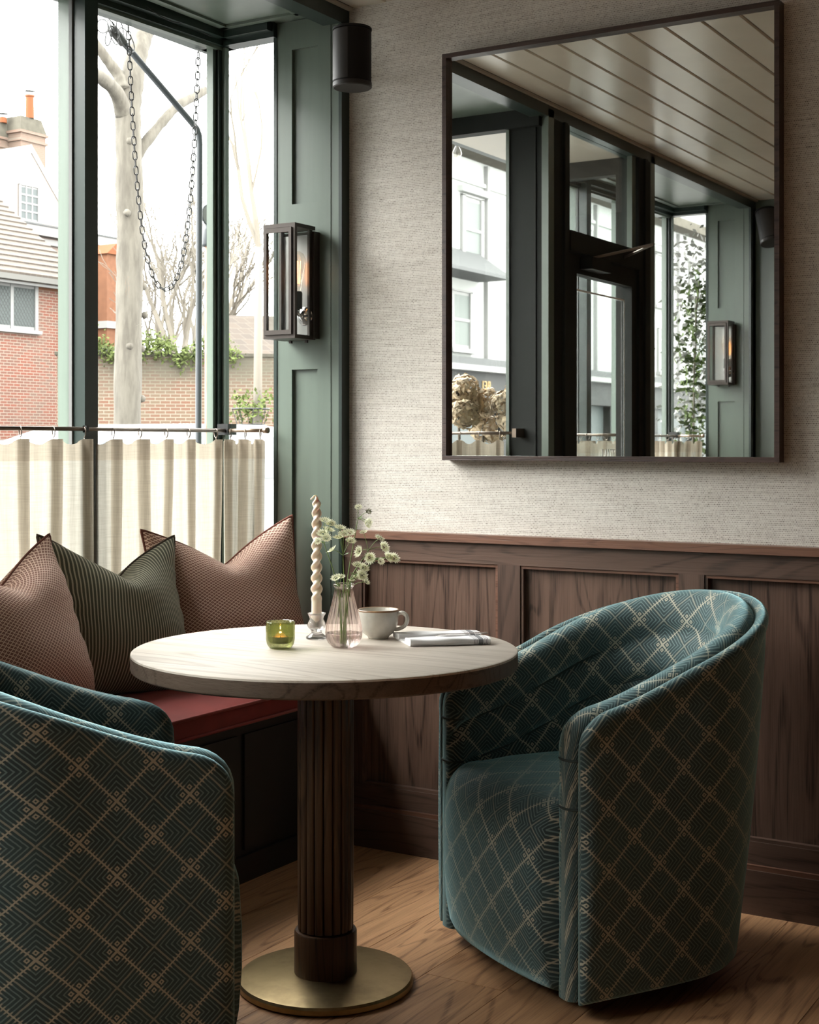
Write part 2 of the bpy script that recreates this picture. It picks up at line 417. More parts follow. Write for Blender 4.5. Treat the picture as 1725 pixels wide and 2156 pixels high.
# ------------------------------------------------------------------ helpers: geometry
def link(name, me, mat=None, parent=None, smooth=False):
    o = bpy.data.objects.new(name, me); COL.objects.link(o)
    if mat is not None:
        for k in (mat if isinstance(mat, (list, tuple)) else [mat]): me.materials.append(M[k])
    if parent is not None: o.parent = parent
    if smooth: me.polygons.foreach_set('use_smooth', [True] * len(me.polygons)); me.update()
    return o
def obj(name, bm, mat, parent=None, smooth=False, bev=0.0, seg=2, angle=None):
    if bev:
        es = [e for e in bm.edges if len(e.link_faces) == 2 and e.calc_face_angle(0) > .5]
        bmesh.ops.bevel(bm, geom=es, offset=bev, segments=seg, profile=.6, affect='EDGES', clamp_overlap=True)
    bmesh.ops.recalc_face_normals(bm, faces=bm.faces)
    me = bpy.data.meshes.new(name); bm.to_mesh(me); bm.free()
    o = link(name, me, mat, parent, smooth)
    if smooth and angle: me.set_sharp_from_angle(angle=angle)
    return o
def thing(name, label, cat, loc=(0, 0, 0), rotz=0.0, group=None):
    o = bpy.data.objects.new(name, None); COL.objects.link(o); o.location = loc; o.rotation_euler = (0, 0, rotz)
    o.empty_display_size = .1
    return tag(o, label, cat, group)
def tag(o, label, cat, group=None):
    o['label'] = label; o['category'] = cat
    if group: o['group'] = group
    return o
def struct(o):
    o['kind'] = 'structure'; return o
def empty_struct(name, loc=(0, 0, 0)):
    o = bpy.data.objects.new(name, None); COL.objects.link(o); o.location = loc; o['kind'] = 'structure'; return o
def B(): return bmesh.new()
def box(bm, x0, x1, y0, y1, z0, z1):
    x0, x1 = min(x0, x1), max(x0, x1); y0, y1 = min(y0, y1), max(y0, y1); z0, z1 = min(z0, z1), max(z0, z1)
    v = [bm.verts.new(p) for p in ((x0, y0, z0), (x1, y0, z0), (x1, y1, z0), (x0, y1, z0), (x0, y0, z1), (x1, y0, z1), (x1, y1, z1), (x0, y1, z1))]
    for f in ((3, 2, 1, 0), (4, 5, 6, 7), (0, 1, 5, 4), (1, 2, 6, 5), (2, 3, 7, 6), (3, 0, 4, 7)): bm.faces.new([v[i] for i in f])
    return bm
def bx(name, mat, x0, x1, y0, y1, z0, z1, parent=None, bev=.0025):
    return obj(name, box(B(), x0, x1, y0, y1, z0, z1), mat, parent, bev=bev)
def prism(bm, pts, axis, a, b):
    """extrude a 2-D polygon along an axis: axis 0 pts=(y,z), 1 pts=(x,z), 2 pts=(x,y)"""
    def P(p, t): return ((t, p[0], p[1]), (p[0], t, p[1]), (p[0], p[1], t))[axis]
    A = [bm.verts.new(P(p, a)) for p in pts]; C = [bm.verts.new(P(p, b)) for p in pts]
    n = len(pts); bm.faces.new(A); bm.faces.new(C[::-1])
    for i in range(n): bm.faces.new((A[i], A[(i + 1) % n], C[(i + 1) % n], C[i]))
    return bm
def frame_at(t):
    t = t.normalized(); up = Vector((0, 0, 1)) if abs(t.z) < .95 else Vector((1, 0, 0))
    a = t.cross(up).normalized(); return a, a.cross(t).normalized()
def tube(bm, pts, r, n=8, closed=False, cap=True):
    pts = [Vector(p) for p in pts]; k = len(pts); rings = []
    for i, p in enumerate(pts):
        if closed: t = pts[(i + 1) % k] - pts[i - 1]
        else: t = pts[min(i + 1, k - 1)] - pts[max(i - 1, 0)]
        a, b = frame_at(t) if i == 0 or True else (a, b)
        if i and rings:
            # keep the frame from flipping
            a0 = prev - t.normalized() * prev.dot(t.normalized())
            if a0.length > 1e-6: a = a0.normalized(); b = a.cross(t.normalized()).normalized() * -1
        prev = a
        b = t.normalized().cross(a).normalized()
        rr = r[i] if isinstance(r, (list, tuple)) else r
        rings.append([bm.verts.new(p + a * math.cos(2 * PI * j / n) * rr + b * math.sin(2 * PI * j / n) * rr) for j in range(n)])
    for i in range(k if closed else k - 1):
        A, C = rings[i], rings[(i + 1) % k]
        for j in range(n): bm.faces.new((A[j], A[(j + 1) % n], C[(j + 1) % n], C[j]))
    if cap and not closed: bm.faces.new(rings[0][::-1]); bm.faces.new(rings[-1])
    return bm
def lathe(bm, prof, n=32, c=(0, 0), rad=None):
    """prof: (r,z) list; rad(theta,r,z) may reshape the radius"""
    rings = []
    for r, z in prof:
        if r < 1e-5: rings.append([bm.verts.new((c[0], c[1], z))]); continue
        rings.append([bm.verts.new((c[0] + (rad(2 * PI * j / n, r, z) if rad else r) * math.cos(2 * PI * j / n), c[1] + (rad(2 * PI * j / n, r, z) if rad else r) * math.sin(2 * PI * j / n), z)) for j in range(n)])
    for A, C in zip(rings, rings[1:]):
        for j in range(n):
            a = A[j % len(A)], A[(j + 1) % len(A)] if len(A) > 1 else A[0]; b = C[j % len(C)], C[(j + 1) % len(C)] if len(C) > 1 else C[0]
            vs_ = list(dict.fromkeys((a[0], a[1], b[1], b[0])))
            if len(vs_) > 2: bm.faces.new(vs_)
    return bm
def bez(p, n=12):
    """Catmull-Rom through points"""
    p = [Vector(q) for q in p]; out = []
    q = [2 * p[0] - p[1]] + p + [2 * p[-1] - p[-2]]
    for i in range(1, len(q) - 2):
        for k in range(n):
            t = k / n; a, b, c, d = q[i - 1:i + 3]
            out.append(.5 * ((2 * b) + (c - a) * t + (2 * a - 5 * b + 4 * c - d) * t * t + (3 * b - a - 3 * c + d) * t ** 3))
    return out + [p[-1]]
def sstep(a, b, x):
    t = max(0.0, min(1.0, (x - a) / (b - a))); return t * t * (3 - 2 * t)
def copy_tree(o, parent=None):
    c = o.copy(); COL.objects.link(c)
    if parent is not None: c.parent = parent
    for ch in o.children: copy_tree(ch, c)
    return c

# ------------------------------------------------------------------ the room shell
XR = 6.6                                   # rear wall of the room
floor = struct(bx('floor', 'ceiling_gap', -.05, XR, -4.2, 0, -.12, -.022, bev=0))
k = 0
x = -.05
while x < XR - .05:
    w = .2085; y = -4.2 - random.random() * 1.2
    while y < 0:
        ln = random.choice((1.1, 1.35, 1.6, 1.9)); y1 = min(y + ln, 0)
        if y1 > -4.2:
            bx('plank', 'oak_floor', x + .0008, x + w - .0008, max(y, -4.2) + .0008, y1 - .0008, -.02, 0, floor, bev=.0012)
        y = y1 if y1 < 0 else 1
    x += w

ceiling = struct(bx('ceiling', 'ceiling_gap', 0, XR, -4.2, 0, 2.632, 2.75, bev=0))
x = .012
while x < 1.95:
    bm = prism(B(), [(x + .0035, 2.624), (x + .0075, 2.62), (x + .1215, 2.62), (x + .1255, 2.624), (x + .1255, 2.632), (x + .0035, 2.632)], 1, -4.2, 0)
    obj('board', bm, 'ceiling_cream', ceiling); x += .128
obj('board', prism(B(), [(x, 2.62), (XR, 2.62), (XR, 2.632), (x, 2.632)], 1, -4.2, 0), 'low_bounce_paint', ceiling)  # unseen rest of the ceiling, made dark to cut bounced light

wall_back = struct(bx('wall_back', 'grasscloth_wallpaper', -.001, 2.1, 0, .14, -.1, 2.75, bev=0))
bx('panelling', 'walnut_panel', 2.1, XR, -.03, .14, -.1, 2.75, wall_back, 0)  # added out of view, dark to keep bounced light down
wall_left = struct(bx('wall_left', 'green_paint', -.10, XR, -4.34, -4.2, -.1, 2.75, bev=0))
bx('panelling', 'walnut_panel', .5, XR, -4.2, -4.17, 0, 2.62, wall_left, 0)  # unseen dark lining added to lower the bounce from this wall
wall_rear = struct(bx('wall_rear', 'low_bounce_paint', XR, XR + .14, -4.34, .14, -.1, 2.75, bev=0))

# wainscot on the mirror wall
wains = empty_struct('trim_1', (0, 0, 0))
bx('backing', 'walnut_stile', .0, XR, -.006, 0, .0, .95, wains, 0)
bx('dado_cap', 'dado_cap_wood', .0, XR, -.047, 0, .955, .978, wains, .004)
bx('top_rail', 'walnut_rail', .0, XR, -.033, -.004, .893, .956, wains, .002)
bx('bottom_rail', 'walnut_rail', .0, XR, -.033, -.004, .10, .19, wains, .002)
edges = [(0, .068)]
x = .545
while x < XR: edges.append((x, x + .073)); x += .5575
for (a, b) in edges: bx('stile', 'walnut_stile', a, b, -.033, -.004, .19, .893, wains, .002)
for (a, b), (c, d) in zip(edges, edges[1:]):
    bx('panel', 'walnut_panel', b, c, -.012, -.004, .19, .893, wains, 0)
    # bead round the panel
    for pts in ([(b, .893), (b + .008, .885)],):
        pass
    bx('bead', 'dado_cap_wood', b, c, -.029, -.010, .884, .893, wains, .002)
    bx('bead', 'walnut_rail', b, c, -.029, -.010, .19, .199, wains, .002)
    bx('bead', 'walnut_stile', b, b + .009, -.029, -.010, .199, .884, wains, .002)
    bx('bead', 'dado_cap_wood', c - .009, c, -.029, -.010, .199, .884, wains, .002)
base = empty_struct('baseboard_back', (0, 0, 0))
bx('board', 'walnut_rail', 0, XR, -.050, -.004, 0, .118, base, .003)
bx('cap_moulding', 'dado_cap_wood', 0, XR, -.044, -.004, .118, .130, base, .004)

# ------------------------------------------------------------------ shopfront: two bays and a door
def pier(mp, name):
    """panelled pier at the end of a bay; x from -.256 to 0, face at y=-.043"""
    e = empty_struct(name, (0, 0, 0))
    def b(n, mat, x0, x1, y0, y1, z0, z1, bev=.003): return bx(n, mat, x0, x1, mp(y0), mp(y1), z0, z1, e, bev)
    b('backing', 'green_paint', -.256, -.001, -.026, .0, .0, 2.60, 0)
    b('stile', 'green_paint', -.256, -.192, -.043, -.024, .0, 2.60)
    b('stile', 'green_paint', -.092, -.042, -.043, -.024, .0, 2.60)
    b('edge_bead', 'green_paint', -.041, -.012, -.041, -.024, .0, 2.60)
    b('edge_board', 'dark_green_paint', -.0115, .0, -.043, .0, .0, 2.57)
    for z0, z1 in ((2.509, 2.60), (1.485, 2.014), (.0, .62)): b('rail', 'green_paint', -.192, -.092, -.043, -.024, z0, z1)
    b('panel', 'green_paint', -.192, -.092, -.031, -.024, 2.014, 2.509, 0)
    b('panel', 'green_paint', -.192, -.092, -.031, -.024, .62, 1.485, 0)
    return e

def bay(mp, fx, wname, bay_no):
    """window bay: far return with pier at y=-.04, near return at y=-1.5"""
    w = empty_struct(wname, (0, 0, 0))
    def b(n, mat, x0, x1, y0, y1, z0, z1, bev=.003): return bx(n, mat, x0, x1, mp(y0), mp(y1), z0, z1, w, bev)
    yN = -1.5
    # stall riser below and solid corners
    def skew(n, mat, y0, y1, xo0, xo1, z0, z1, bev=.0025):
        bm = B(); pts = [(fx(y0) + xo0, mp(y0)), (fx(y0) + xo1, mp(y0)), (fx(y1) + xo1, mp(y1)), (fx(y1) + xo0, mp(y1))]
        prism(bm, pts, 2, z0, z1); return obj(n, bm, mat, w, bev=bev)
    skew('stall_riser', 'dark_green_paint', .0, yN - .03, -.06, .02, -.15, .62, 0)
    b('stall_riser', 'dark_green_paint', -.50, -.256, -.06, -.005, -.15, .62, 0)
    b('stall_riser', 'dark_green_paint', -.54, -.17, yN - .03, yN + .02, -.15, .62, 0)
    skew('sill', 'green_paint', .0, yN - .03, -.08, .05, .62, .645)
    # header: outer board, moulded step, glazing bead
    skew('header', 'dark_green_paint', .0, yN - .03, -.06, .035, 2.555, 2.66)
    skew('header_moulding', 'dark_green_paint', -.045, yN, .033, .062, 2.572, 2.602, .010)
    skew('glazing_bead', 'green_paint', -.03, yN, -.005, .02, 2.545, 2.556, .002)
    b('header', 'dark_green_paint', -.55, -.25, -.062, -.005, 2.555, 2.66)
    b('header_moulding', 'dark_green_paint', -.45, -.256, -.09, -.061, 2.572, 2.602, .010)
    b('header', 'door_and_shade_paint', -.60, -.03, yN - .03, yN + .03, 2.53, 2.66)  # coloured dark along with the shade painted on the near pier
    # posts
    def post(n, x0, x1, y0, y1, mat='dark_green_paint'): return b(n, mat, x0, x1, y0, y1, .62, 2.60, .004)
    cx = fx(-.04)
    post('corner_post', cx - .030, cx + .016, -.062, -.020)
    b('glazing_bead', 'green_paint', cx - .022, cx + .004, -.078, -.060, .64, 2.556, .003)
    b('glazing_bead', 'green_paint', cx + .014, cx + .030, -.046, -.026, .64, 2.556, .003)
    for y0, y1 in ((-.700, -.646), (-1.20, -1.146)):
        xm = fx(y0)
        post('mullion', xm + .006, xm + .068, y0, y1)
        b('mullion_cap', 'green_paint', xm - .035, xm + .010, y0 - .004, y1 + .004, .64, 2.57, .003)  # lighter than the mullion: its skylit side put into colour
        b('glazing_bead', 'white_frame', xm + .010, xm + .022, y0 - .006, y0 + .002, .64, 2.57, .002)  # pale strip paints the glint of light along the mullion
    cn = fx(yN)
    post('corner_post', cn - .02, cn + .04, yN - .02, yN + .045)
    post('jamb', -.262, -.250, -.046, -.004)
    # near return: pane, then a pier whose shade is put into dark paint
    e = w
    b('pier_face', 'door_and_shade_paint', -.175, -.030, yN - .05, yN, .0, 2.60)
    b('pier_edge', 'green_paint', -.030, .0, yN - .05, yN + .004, .0, 2.60)
    b('pier_moulding', 'door_and_shade_paint', -.075, -.055, yN - .01, yN + .008, .62, 2.53)
    b('glazing_bead', 'green_paint', -.188, -.174, yN - .012, yN + .012, .64, 2.53)
    # panes
    for y0, y1 in ((-.060, -.646), (-.700, -1.146), (-1.20, yN + .02)):
        skew('pane', 'window_glass', y0, y1, .0, .006, .64, 2.556, 0)
    b('pane', 'window_glass', cx + .02, -.256, -.030, -.025, .64, 2.556, 0)
    b('pane', 'window_glass', cn + .03, -.18, yN - .006, yN, .64, 2.535, 0)
    # soffit with a sunk panel
    pts = [(fx(.0) - .05, mp(.0)), (.0 - .06, mp(.0)), (-.06, mp(yN)), (fx(yN) - .05, mp(yN))]
    obj('soffit', prism(B(), pts, 2, 2.602, 2.70), 'green_paint', w)
    b('soffit_moulding', 'green_paint', -.43, -.40, -.10, yN + .1, 2.594, 2.604, .004)
    b('soffit_moulding', 'green_paint', -.43, -.12, -.118, -.094, 2.594, 2.604, .004)
    b('soffit_moulding', 'green_paint', -.135, -.115, -.10, yN + .1, 2.594, 2.604, .004)
    return w

idm = lambda y: y
mir = lambda y: -4.15 - y
bay(idm, FX, 'window_1', 0); bay(mir, FX, 'window_2', 1)
pier(idm, 'trim_2'); pier(mir, 'trim_3')
beam = struct(bx('trim_4', 'dark_green_paint', -.07, .0, -4.2, 0, 2.567, 2.70, bev=.002))
obj('ceiling_bead', box(B(), .0, .012, -4.2, 0, 2.612, 2.622), 'ceiling_cream', beam)

# party wall and upper facade outside
facade = struct(bx('wall_front', 'white_render', -.45, -.08, -9.0, 7.0, 2.72, 6.0, bev=0))
bx('side_wall', 'green_paint', -.22, -.001, .0, 7.0, -.15, 2.72, facade, 0)
bx('side_wall', 'green_paint', -.22, -.001, -9.0, -4.2, -.15, 2.72, facade, 0)
bx('cornice', 'dark_green_paint', -.86, -.40, -4.5, .35, 2.68, 2.78, facade, .01)
bx('porch_soffit', 'ceiling_cream', -.66, -.10, -2.66, -1.5, 2.61, 2.66, facade, 0)

# door between the bays
door = empty_struct('door_1', (0, 0, 0))
def d(n, mat, x0, x1, y0, y1, z0, z1, bev=.003, parent=door): return bx(n, mat, x0, x1, y0, y1, z0, z1, parent, bev)
d('jamb', 'door_and_shade_paint', -.09, .0, -1.70, -1.548, .0, 2.567); d('jamb', 'door_and_shade_paint', -.09, .0, -2.60, -2.46, .0, 2.567)
d('jamb_moulding', 'door_and_shade_paint', -.02, .012, -1.66, -1.63, .0, 2.567); d('jamb_moulding', 'door_and_shade_paint', -.02, .012, -2.54, -2.51, .0, 2.567)
d('transom_bar', 'door_and_shade_paint', -.09, .005, -2.46, -1.70, 2.05, 2.135)
d('transom_glazing_bar', 'green_paint', -.04, -.015, -2.452, -2.41, 2.135, 2.567)
d('transom_pane', 'window_glass', -.046, -.040, -2.46, -1.70, 2.135, 2.567, 0)
d('stile', 'door_and_shade_paint', -.06, -.012, -1.797, -1.702, .01, 2.045); d('stile', 'door_and_shade_paint', -.06, -.012, -2.458, -2.40, .01, 2.045)
d('rail', 'door_and_shade_paint', -.06, -.012, -2.40, -1.797, 1.965, 2.045); d('rail', 'door_and_shade_paint', -.06, -.012, -2.40, -1.797, .01, .95)
d('glass', 'window_glass', -.040, -.034, -2.40, -1.797, .95, 1.965, 0)
for a in ((-2.365, -2.357, .98, 1.905), (-1.84, -1.832, .98, 1.905), (-2.365, -1.832, 1.897, 1.905)): d('painted_line', 'white_print', -.0335, -.0330, a[0], a[1], a[2], a[3], 0)
d('closer_box', 'door_and_shade_paint', -.012, .045, -2.03, -1.83, 1.985, 2.035, .004)
obj('closer_arm', tube(B(), [(.02, -1.90, 2.04), (.16, -1.98, 2.075), (.25, -2.0, 2.093)], .006), 'rod_bronze', door)
obj('closer_arm', tube(B(), [(.0, -2.28, 2.085), (.13, -2.14, 2.09), (.25, -2.0, 2.093)], .006), 'rod_bronze', door)
# lettering painted on the glass, read from the street: ...IANT
def letters(defs, origin, ux, h, mat, parent, nrm, th=.001, adv=.75):
    """defs: list of polygons lists per glyph in unit coords; ux = text direction, up is z"""
    o = Vector(origin); ux = Vector(ux); n = Vector(nrm); cur = 0.0
    for polys, wd in defs:
        bm = B()
        for poly in polys:
            A = [bm.verts.new(o + ux * (cur + p[0]) * h + Vector((0, 0, p[1] * h))) for p in poly]
            C = [bm.verts.new(v.co + n * th) for v in A]
            bm.faces.new(A); bm.faces.new(C[::-1])
            for i in range(len(A)): bm.faces.new((A[i], A[(i + 1) % len(A)], C[(i + 1) % len(A)], C[i]))
        obj('letter', bm, mat, parent); cur += wd
def R(x0, x1, y0, y1): return [(x0, y0), (x1, y0), (x1, y1), (x0, y1)]
GI = ([R(.12, .28, 0, 1), R(0, .4, 0, .06), R(0, .4, .94, 1)], .5)
GA = ([[(.0, 0), (.07, 0), (.40, 1), (.34, 1)], [(.55, 0), (.75, 0), (.44, 1), (.34, 1)], R(.18, .58, .30, .37), R(-.06, .16, 0, .05), R(.48, .84, 0, .05)], .84)
GN = ([R(.08, .15, 0, 1), R(.65, .72, 0, 1), [(.08, 1), (.26, 1), (.72, 0), (.60, 0)], R(0, .24, 0, .05), R(.55, .82, .95, 1), R(0, .2, .95, 1)], .9)
GT = ([R(.28, .44, 0, 1), R(0, .72, .94, 1), R(.16, .56, 0, .05), R(0, .05, .74, 1), R(.67, .72, .74, 1)], .8)
letters([GI, GA, GN, GT], (-.0335, -2.105, 1.172), (0, -1, 0), .05, 'white_print', door, (1, 0, 0))

# ------------------------------------------------------------------ round table
TX, TY, TZ = .616, -1.027, .775
table = thing('pedestal_table', 'round oak table on a fluted dark wood column with a brass disc foot', 'table', (TX, TY, 0))
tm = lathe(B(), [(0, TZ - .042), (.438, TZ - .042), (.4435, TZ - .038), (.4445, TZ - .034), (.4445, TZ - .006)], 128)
edge = obj('tabletop_edge', tm, 'shaded_edge_oak', table, True, angle=.6)
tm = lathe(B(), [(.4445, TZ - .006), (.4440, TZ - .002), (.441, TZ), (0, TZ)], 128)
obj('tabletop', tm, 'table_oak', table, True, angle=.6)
NF = 18
flute = lambda th, r, z: r * (1 - .075 * (abs(math.sin(NF * th / 2)) < .30) * (1 - (abs(math.sin(NF * th / 2)) / .30) ** 2) + .028 * abs(math.sin(NF * th / 2)))
obj('column', lathe(B(), [(.0625, .13), (.0635, .30), (.0635, .60), (.0625, TZ - .042)], NF * 14, rad=flute), 'column_wood', table, True, angle=.9)
obj('collar', lathe(B(), [(0, .022), (.0725, .022), (.0725, .028), (.0725, .122), (.070, .1265), (.060, .1265), (0, .1265)], 64), 'column_wood', table, True, angle=.6)
obj('base_disc', lathe(B(), [(0, .0), (.199, .0), (.203, .004), (.203, .015), (.199, .020), (.19, .0215), (.09, .028), (.073, .029), (0, .029)], 96), 'worn_brass', table, True, angle=.6)

# ------------------------------------------------------------------ tub chairs
def chair_path(n=84):
    a, yb, b = .281, -.284, .278
    pts = []
    m = 900
    raw = [(-a, yb + (0 - yb) * i / 300) for i in range(300)] + [(-a * math.cos(PI * i / m), b * math.sin(PI * i / m) ** .92) for i in range(m + 1)] + [(a, 0 + yb * i / 300) for i in range(1, 301)]
    L = [0.0]
    for p, q in zip(raw, raw[1:]): L.append(L[-1] + math.hypot(q[0] - p[0], q[1] - p[1]))
    tot = L[-1]; j = 0
    for i in range(n + 1):
        s = tot * i / n
        while j < len(L) - 2 and L[j + 1] < s: j += 1
        f = (s - L[j]) / max(1e-9, L[j + 1] - L[j]); p = [raw[j][k] + (raw[j + 1][k] - raw[j][k]) * f for k in (0, 1)]
        pts.append([p, s])
    out = []
    for i, (p, s) in enumerate(pts):
        q0, q1 = pts[max(i - 1, 0)][0], pts[min(i + 1, n)][0]
        tx, ty = q1[0] - q0[0], q1[1] - q0[1]; l = math.hypot(tx, ty); tx /= l; ty /= l
        out.append((p, (-ty, tx), (tx, ty), s, 1 - abs(2 * s / tot - 1)))       # normal points out of the U
    return out, tot
CP, CTOT = chair_path()
def top_h(s, ext=0.0):
    dfr = min(s, CTOT - s); t = dfr / (CTOT / 2); dfr += ext
    h = .670 + .207 * (.473 * math.sin(t * PI / 2) ** 1.31 + .527 * sstep(0, 1, t))
    r = .0756
    if dfr < r: h -= r - math.sqrt(max(0, r * r - (r - dfr) ** 2))
    return h
def lean(t, z): return (z - .40) * .136 * sstep(.25, 1, t)
def sweep(name, section, parent, mat, cap_r, nc):
    bm = B(); uvl = bm.loops.layers.uv.new('UVMap'); rings = []; info = []
    stations = []
    for ph in (85, 70, 50, 28): stations.append((0, ph))
    for i in range(len(CP)): stations.append((i, 0))
    for ph in (28, 50, 70, 85): stations.append((len(CP) - 1, ph))
    for i, ph in stations:
        p, nr, tg, s, t = CP[i]; c = math.cos(math.radians(ph)); sn = math.sin(math.radians(ph)); sg = -1 if i == 0 else 1
        h = top_h(s, cap_r * (1 - sn))
        loop = section(t, h); ring = []; acc = 0; last = None
        for (n, z) in loop:
            nn = nc + (n - nc) * (max(c, .12) ** .7 if ph else 1) + lean(t, z)
            x = p[0] + nr[0] * nn + tg[0] * sg * sn * cap_r; y = p[1] + nr[1] * nn + tg[1] * sg * sn * cap_r
            if last: acc += math.hypot(n - last[0], z - last[1])
            last = (n, z); ring.append((bm.verts.new((x, y, z)), s + sg * sn * cap_r, acc))
        # anchor v so that it equals z at the loop start
        z0 = loop[0][1]; rings.append([(v, u, a + z0) for v, u, a in ring])
    for A, C in zip(rings, rings[1:]):
        m = len(A)
        for j in range(m - 1):
            q = (A[j], A[j + 1], C[j + 1], C[j]); f = bm.faces.new([k[0] for k in q])
            for lp, k in zip(f.loops, q): lp[uvl].uv = (k[1], k[2])
    for ring in (rings[0], rings[-1]):
        f = bm.faces.new([k[0] for k in ring])
        for lp, k in zip(f.loops, ring): lp[uvl].uv = (k[1], k[2])
    return obj(name, bm, mat, parent, True, angle=1.0)
def pad_section(t, h):
    loop = []
    z0 = .045; zt = h - .036
    s1, s2 = h - .108, h - .108 - .105
    for i in range(49):
        z = z0 + (zt - z0) * i / 48
        dn = min(abs(z - s1), abs(z - s2)); g = math.exp(-(dn / .010) ** 2)
        puff = .006 * math.sin(max(0, min(1, (z - (s2 - .105)) / .105 % 1)) * PI)
        loop.append((-.050 - puff + .012 * g, z))
    for k in range(1, 12):
        an = PI - PI * k / 12; loop.append((-.0185 + .0335 * math.cos(an), zt + .035 * math.sin(an)))
    for i in range(10): loop.append((.014, zt - (zt - z0) * i / 9))
    return loop
def shell_section(t, h):
    loop = []; z0 = .045; zt = h - .024
    loop.append((.014, z0))
    loop.append((.015, zt))
    for k in range(1, 10):
        an = PI - PI * k / 10; loop.append((.0305 + .0165 * math.cos(an), zt + .019 * math.sin(an)))
    loop.append((.047, zt - .004)); loop.append((.043, zt - .02))
    for i in range(1, 20):
        z = zt - .02 - (zt - .02 - z0 - .012) * i / 19; loop.append((.043 + .010 * math.sin(PI * (z - z0) / (zt - z0)), z))
    loop.append((.036, z0 + .003)); loop.append((.030, z0))
    # start the v coordinate on the outside: reverse so v follows z
    return loop[::-1]
def seam_line(off, n_):
    pts = []
    for p, nr, tg, s, t in CP:
        z = top_h(s) - off; nn = n_ + lean(t, z)
        pts.append((p[0] + nr[0] * nn, p[1] + nr[1] * nn, z))
    return pts
def make_chair(name, label, loc, rotz):
    t = thing(name, label, 'chair', loc, rotz, 'tub chairs at the round table')
    sweep('outer_shell', shell_section, t, 'chair_fabric', .022, .028)
    pad = sweep('inner_back', pad_section, t, 'chair_fabric', .034, -.018)
    for off in (.108, .213):
        pts = seam_line(off, -.0395)
        p0, p1 = Vector(pts[0]), Vector(pts[-1])
        obj('seam_cord', tube(B(), pts, .0034, 6), 'chair_fabric_plain', pad, True)
        for q, sx in ((CP[0], -1), (CP[-1], 1)):
            z = top_h(.085) - off - .012
            hoop = [(q[0][0] + sx * (-.018 + .034 * math.cos(a)) * 1.0, q[0][1] - .034 * abs(math.sin(a)) ** .7, z) for a in [PI * k / 10 for k in range(11)]]
            obj('seam_cord', tube(B(), hoop, .003, 6), 'chair_fabric_plain', pad, True)
    # seat with a waterfall front
    bm = B(); uvl = bm.loops.layers.uv.new('UVMap'); sec = [(.22, .440), (.10, .458), (-.05, .466), (-.16, .468), (-.235, .463)]
    for k in range(1, 9):
        a = PI / 2 - (PI / 2) * k / 8; sec.append((-.255 - .088 * math.cos(a), .378 + .085 * math.sin(a)))
    sec += [(-.348, .30), (-.348, .22), (-.342, .14), (-.330, .08), (-.314, .050), (-.29, .045)]
    acc = [0.0]
    for p, q in zip(sec, sec[1:]): acc.append(acc[-1] + math.hypot(q[0] - p[0], q[1] - p[1]))
    W = .240; nx = 28; grid = []
    for (y, z), ac in zip(sec, acc):
        row = []
        for i in range(nx + 1):
            f = -1 + 2 * i / nx; x = W * f
            fr = sstep(-.18, -.33, y)
            yy = y - .022 * (1 - f * f) * fr; zz = z + .010 * (1 - f * f) * (1 - fr) - .018 * abs(f) ** 10 * (1 - fr)
            row.append((bm.verts.new((x, yy + (.012 * abs(f) ** 8 + (.06 if i in (0, nx) else 0)) * fr, zz)), x + .02, .45 - ac))
        grid.append(row)
    for A, C in zip(grid, grid[1:]):
        for i in range(nx):
            q = (A[i], A[i + 1], C[i + 1], C[i]); fc = bm.faces.new([k[0] for k in q])
            for lp, k in zip(fc.loops, q): lp[uvl].uv = (k[1], k[2])
    obj('seat_cushion', bm, 'chair_fabric', t, True)
    obj('plinth', lathe(B(), [(0, 0), (.20, 0), (.20, .05), (0, .05)], 40), 'black_green', t)
    bmu = B(); vv = []
    for p, nr, tg, s, tt in CP: vv.append(bmu.verts.new((p[0] + nr[0] * (.02 + lean(tt, .05)), p[1] + nr[1] * (.02 + lean(tt, .05)), .052)))
    bmu.faces.new(vv); obj('underside', bmu, 'black_green', t)
    return t
plain('chair_fabric_plain', (.035, .050, .048), .85)
chair_r = make_chair('tub_chair', 'teal patterned tub chair facing the window in front of the wood panelling', (1.117, -.529, 0), math.radians(-31.2))
chair_l = copy_tree(chair_r); chair_l.location = (.386, -1.683, 0); chair_l.rotation_euler = (0, 0, math.radians(143))
chair_l['label'] = 'dark teal patterned tub chair in the foreground, cut off by the picture edge'

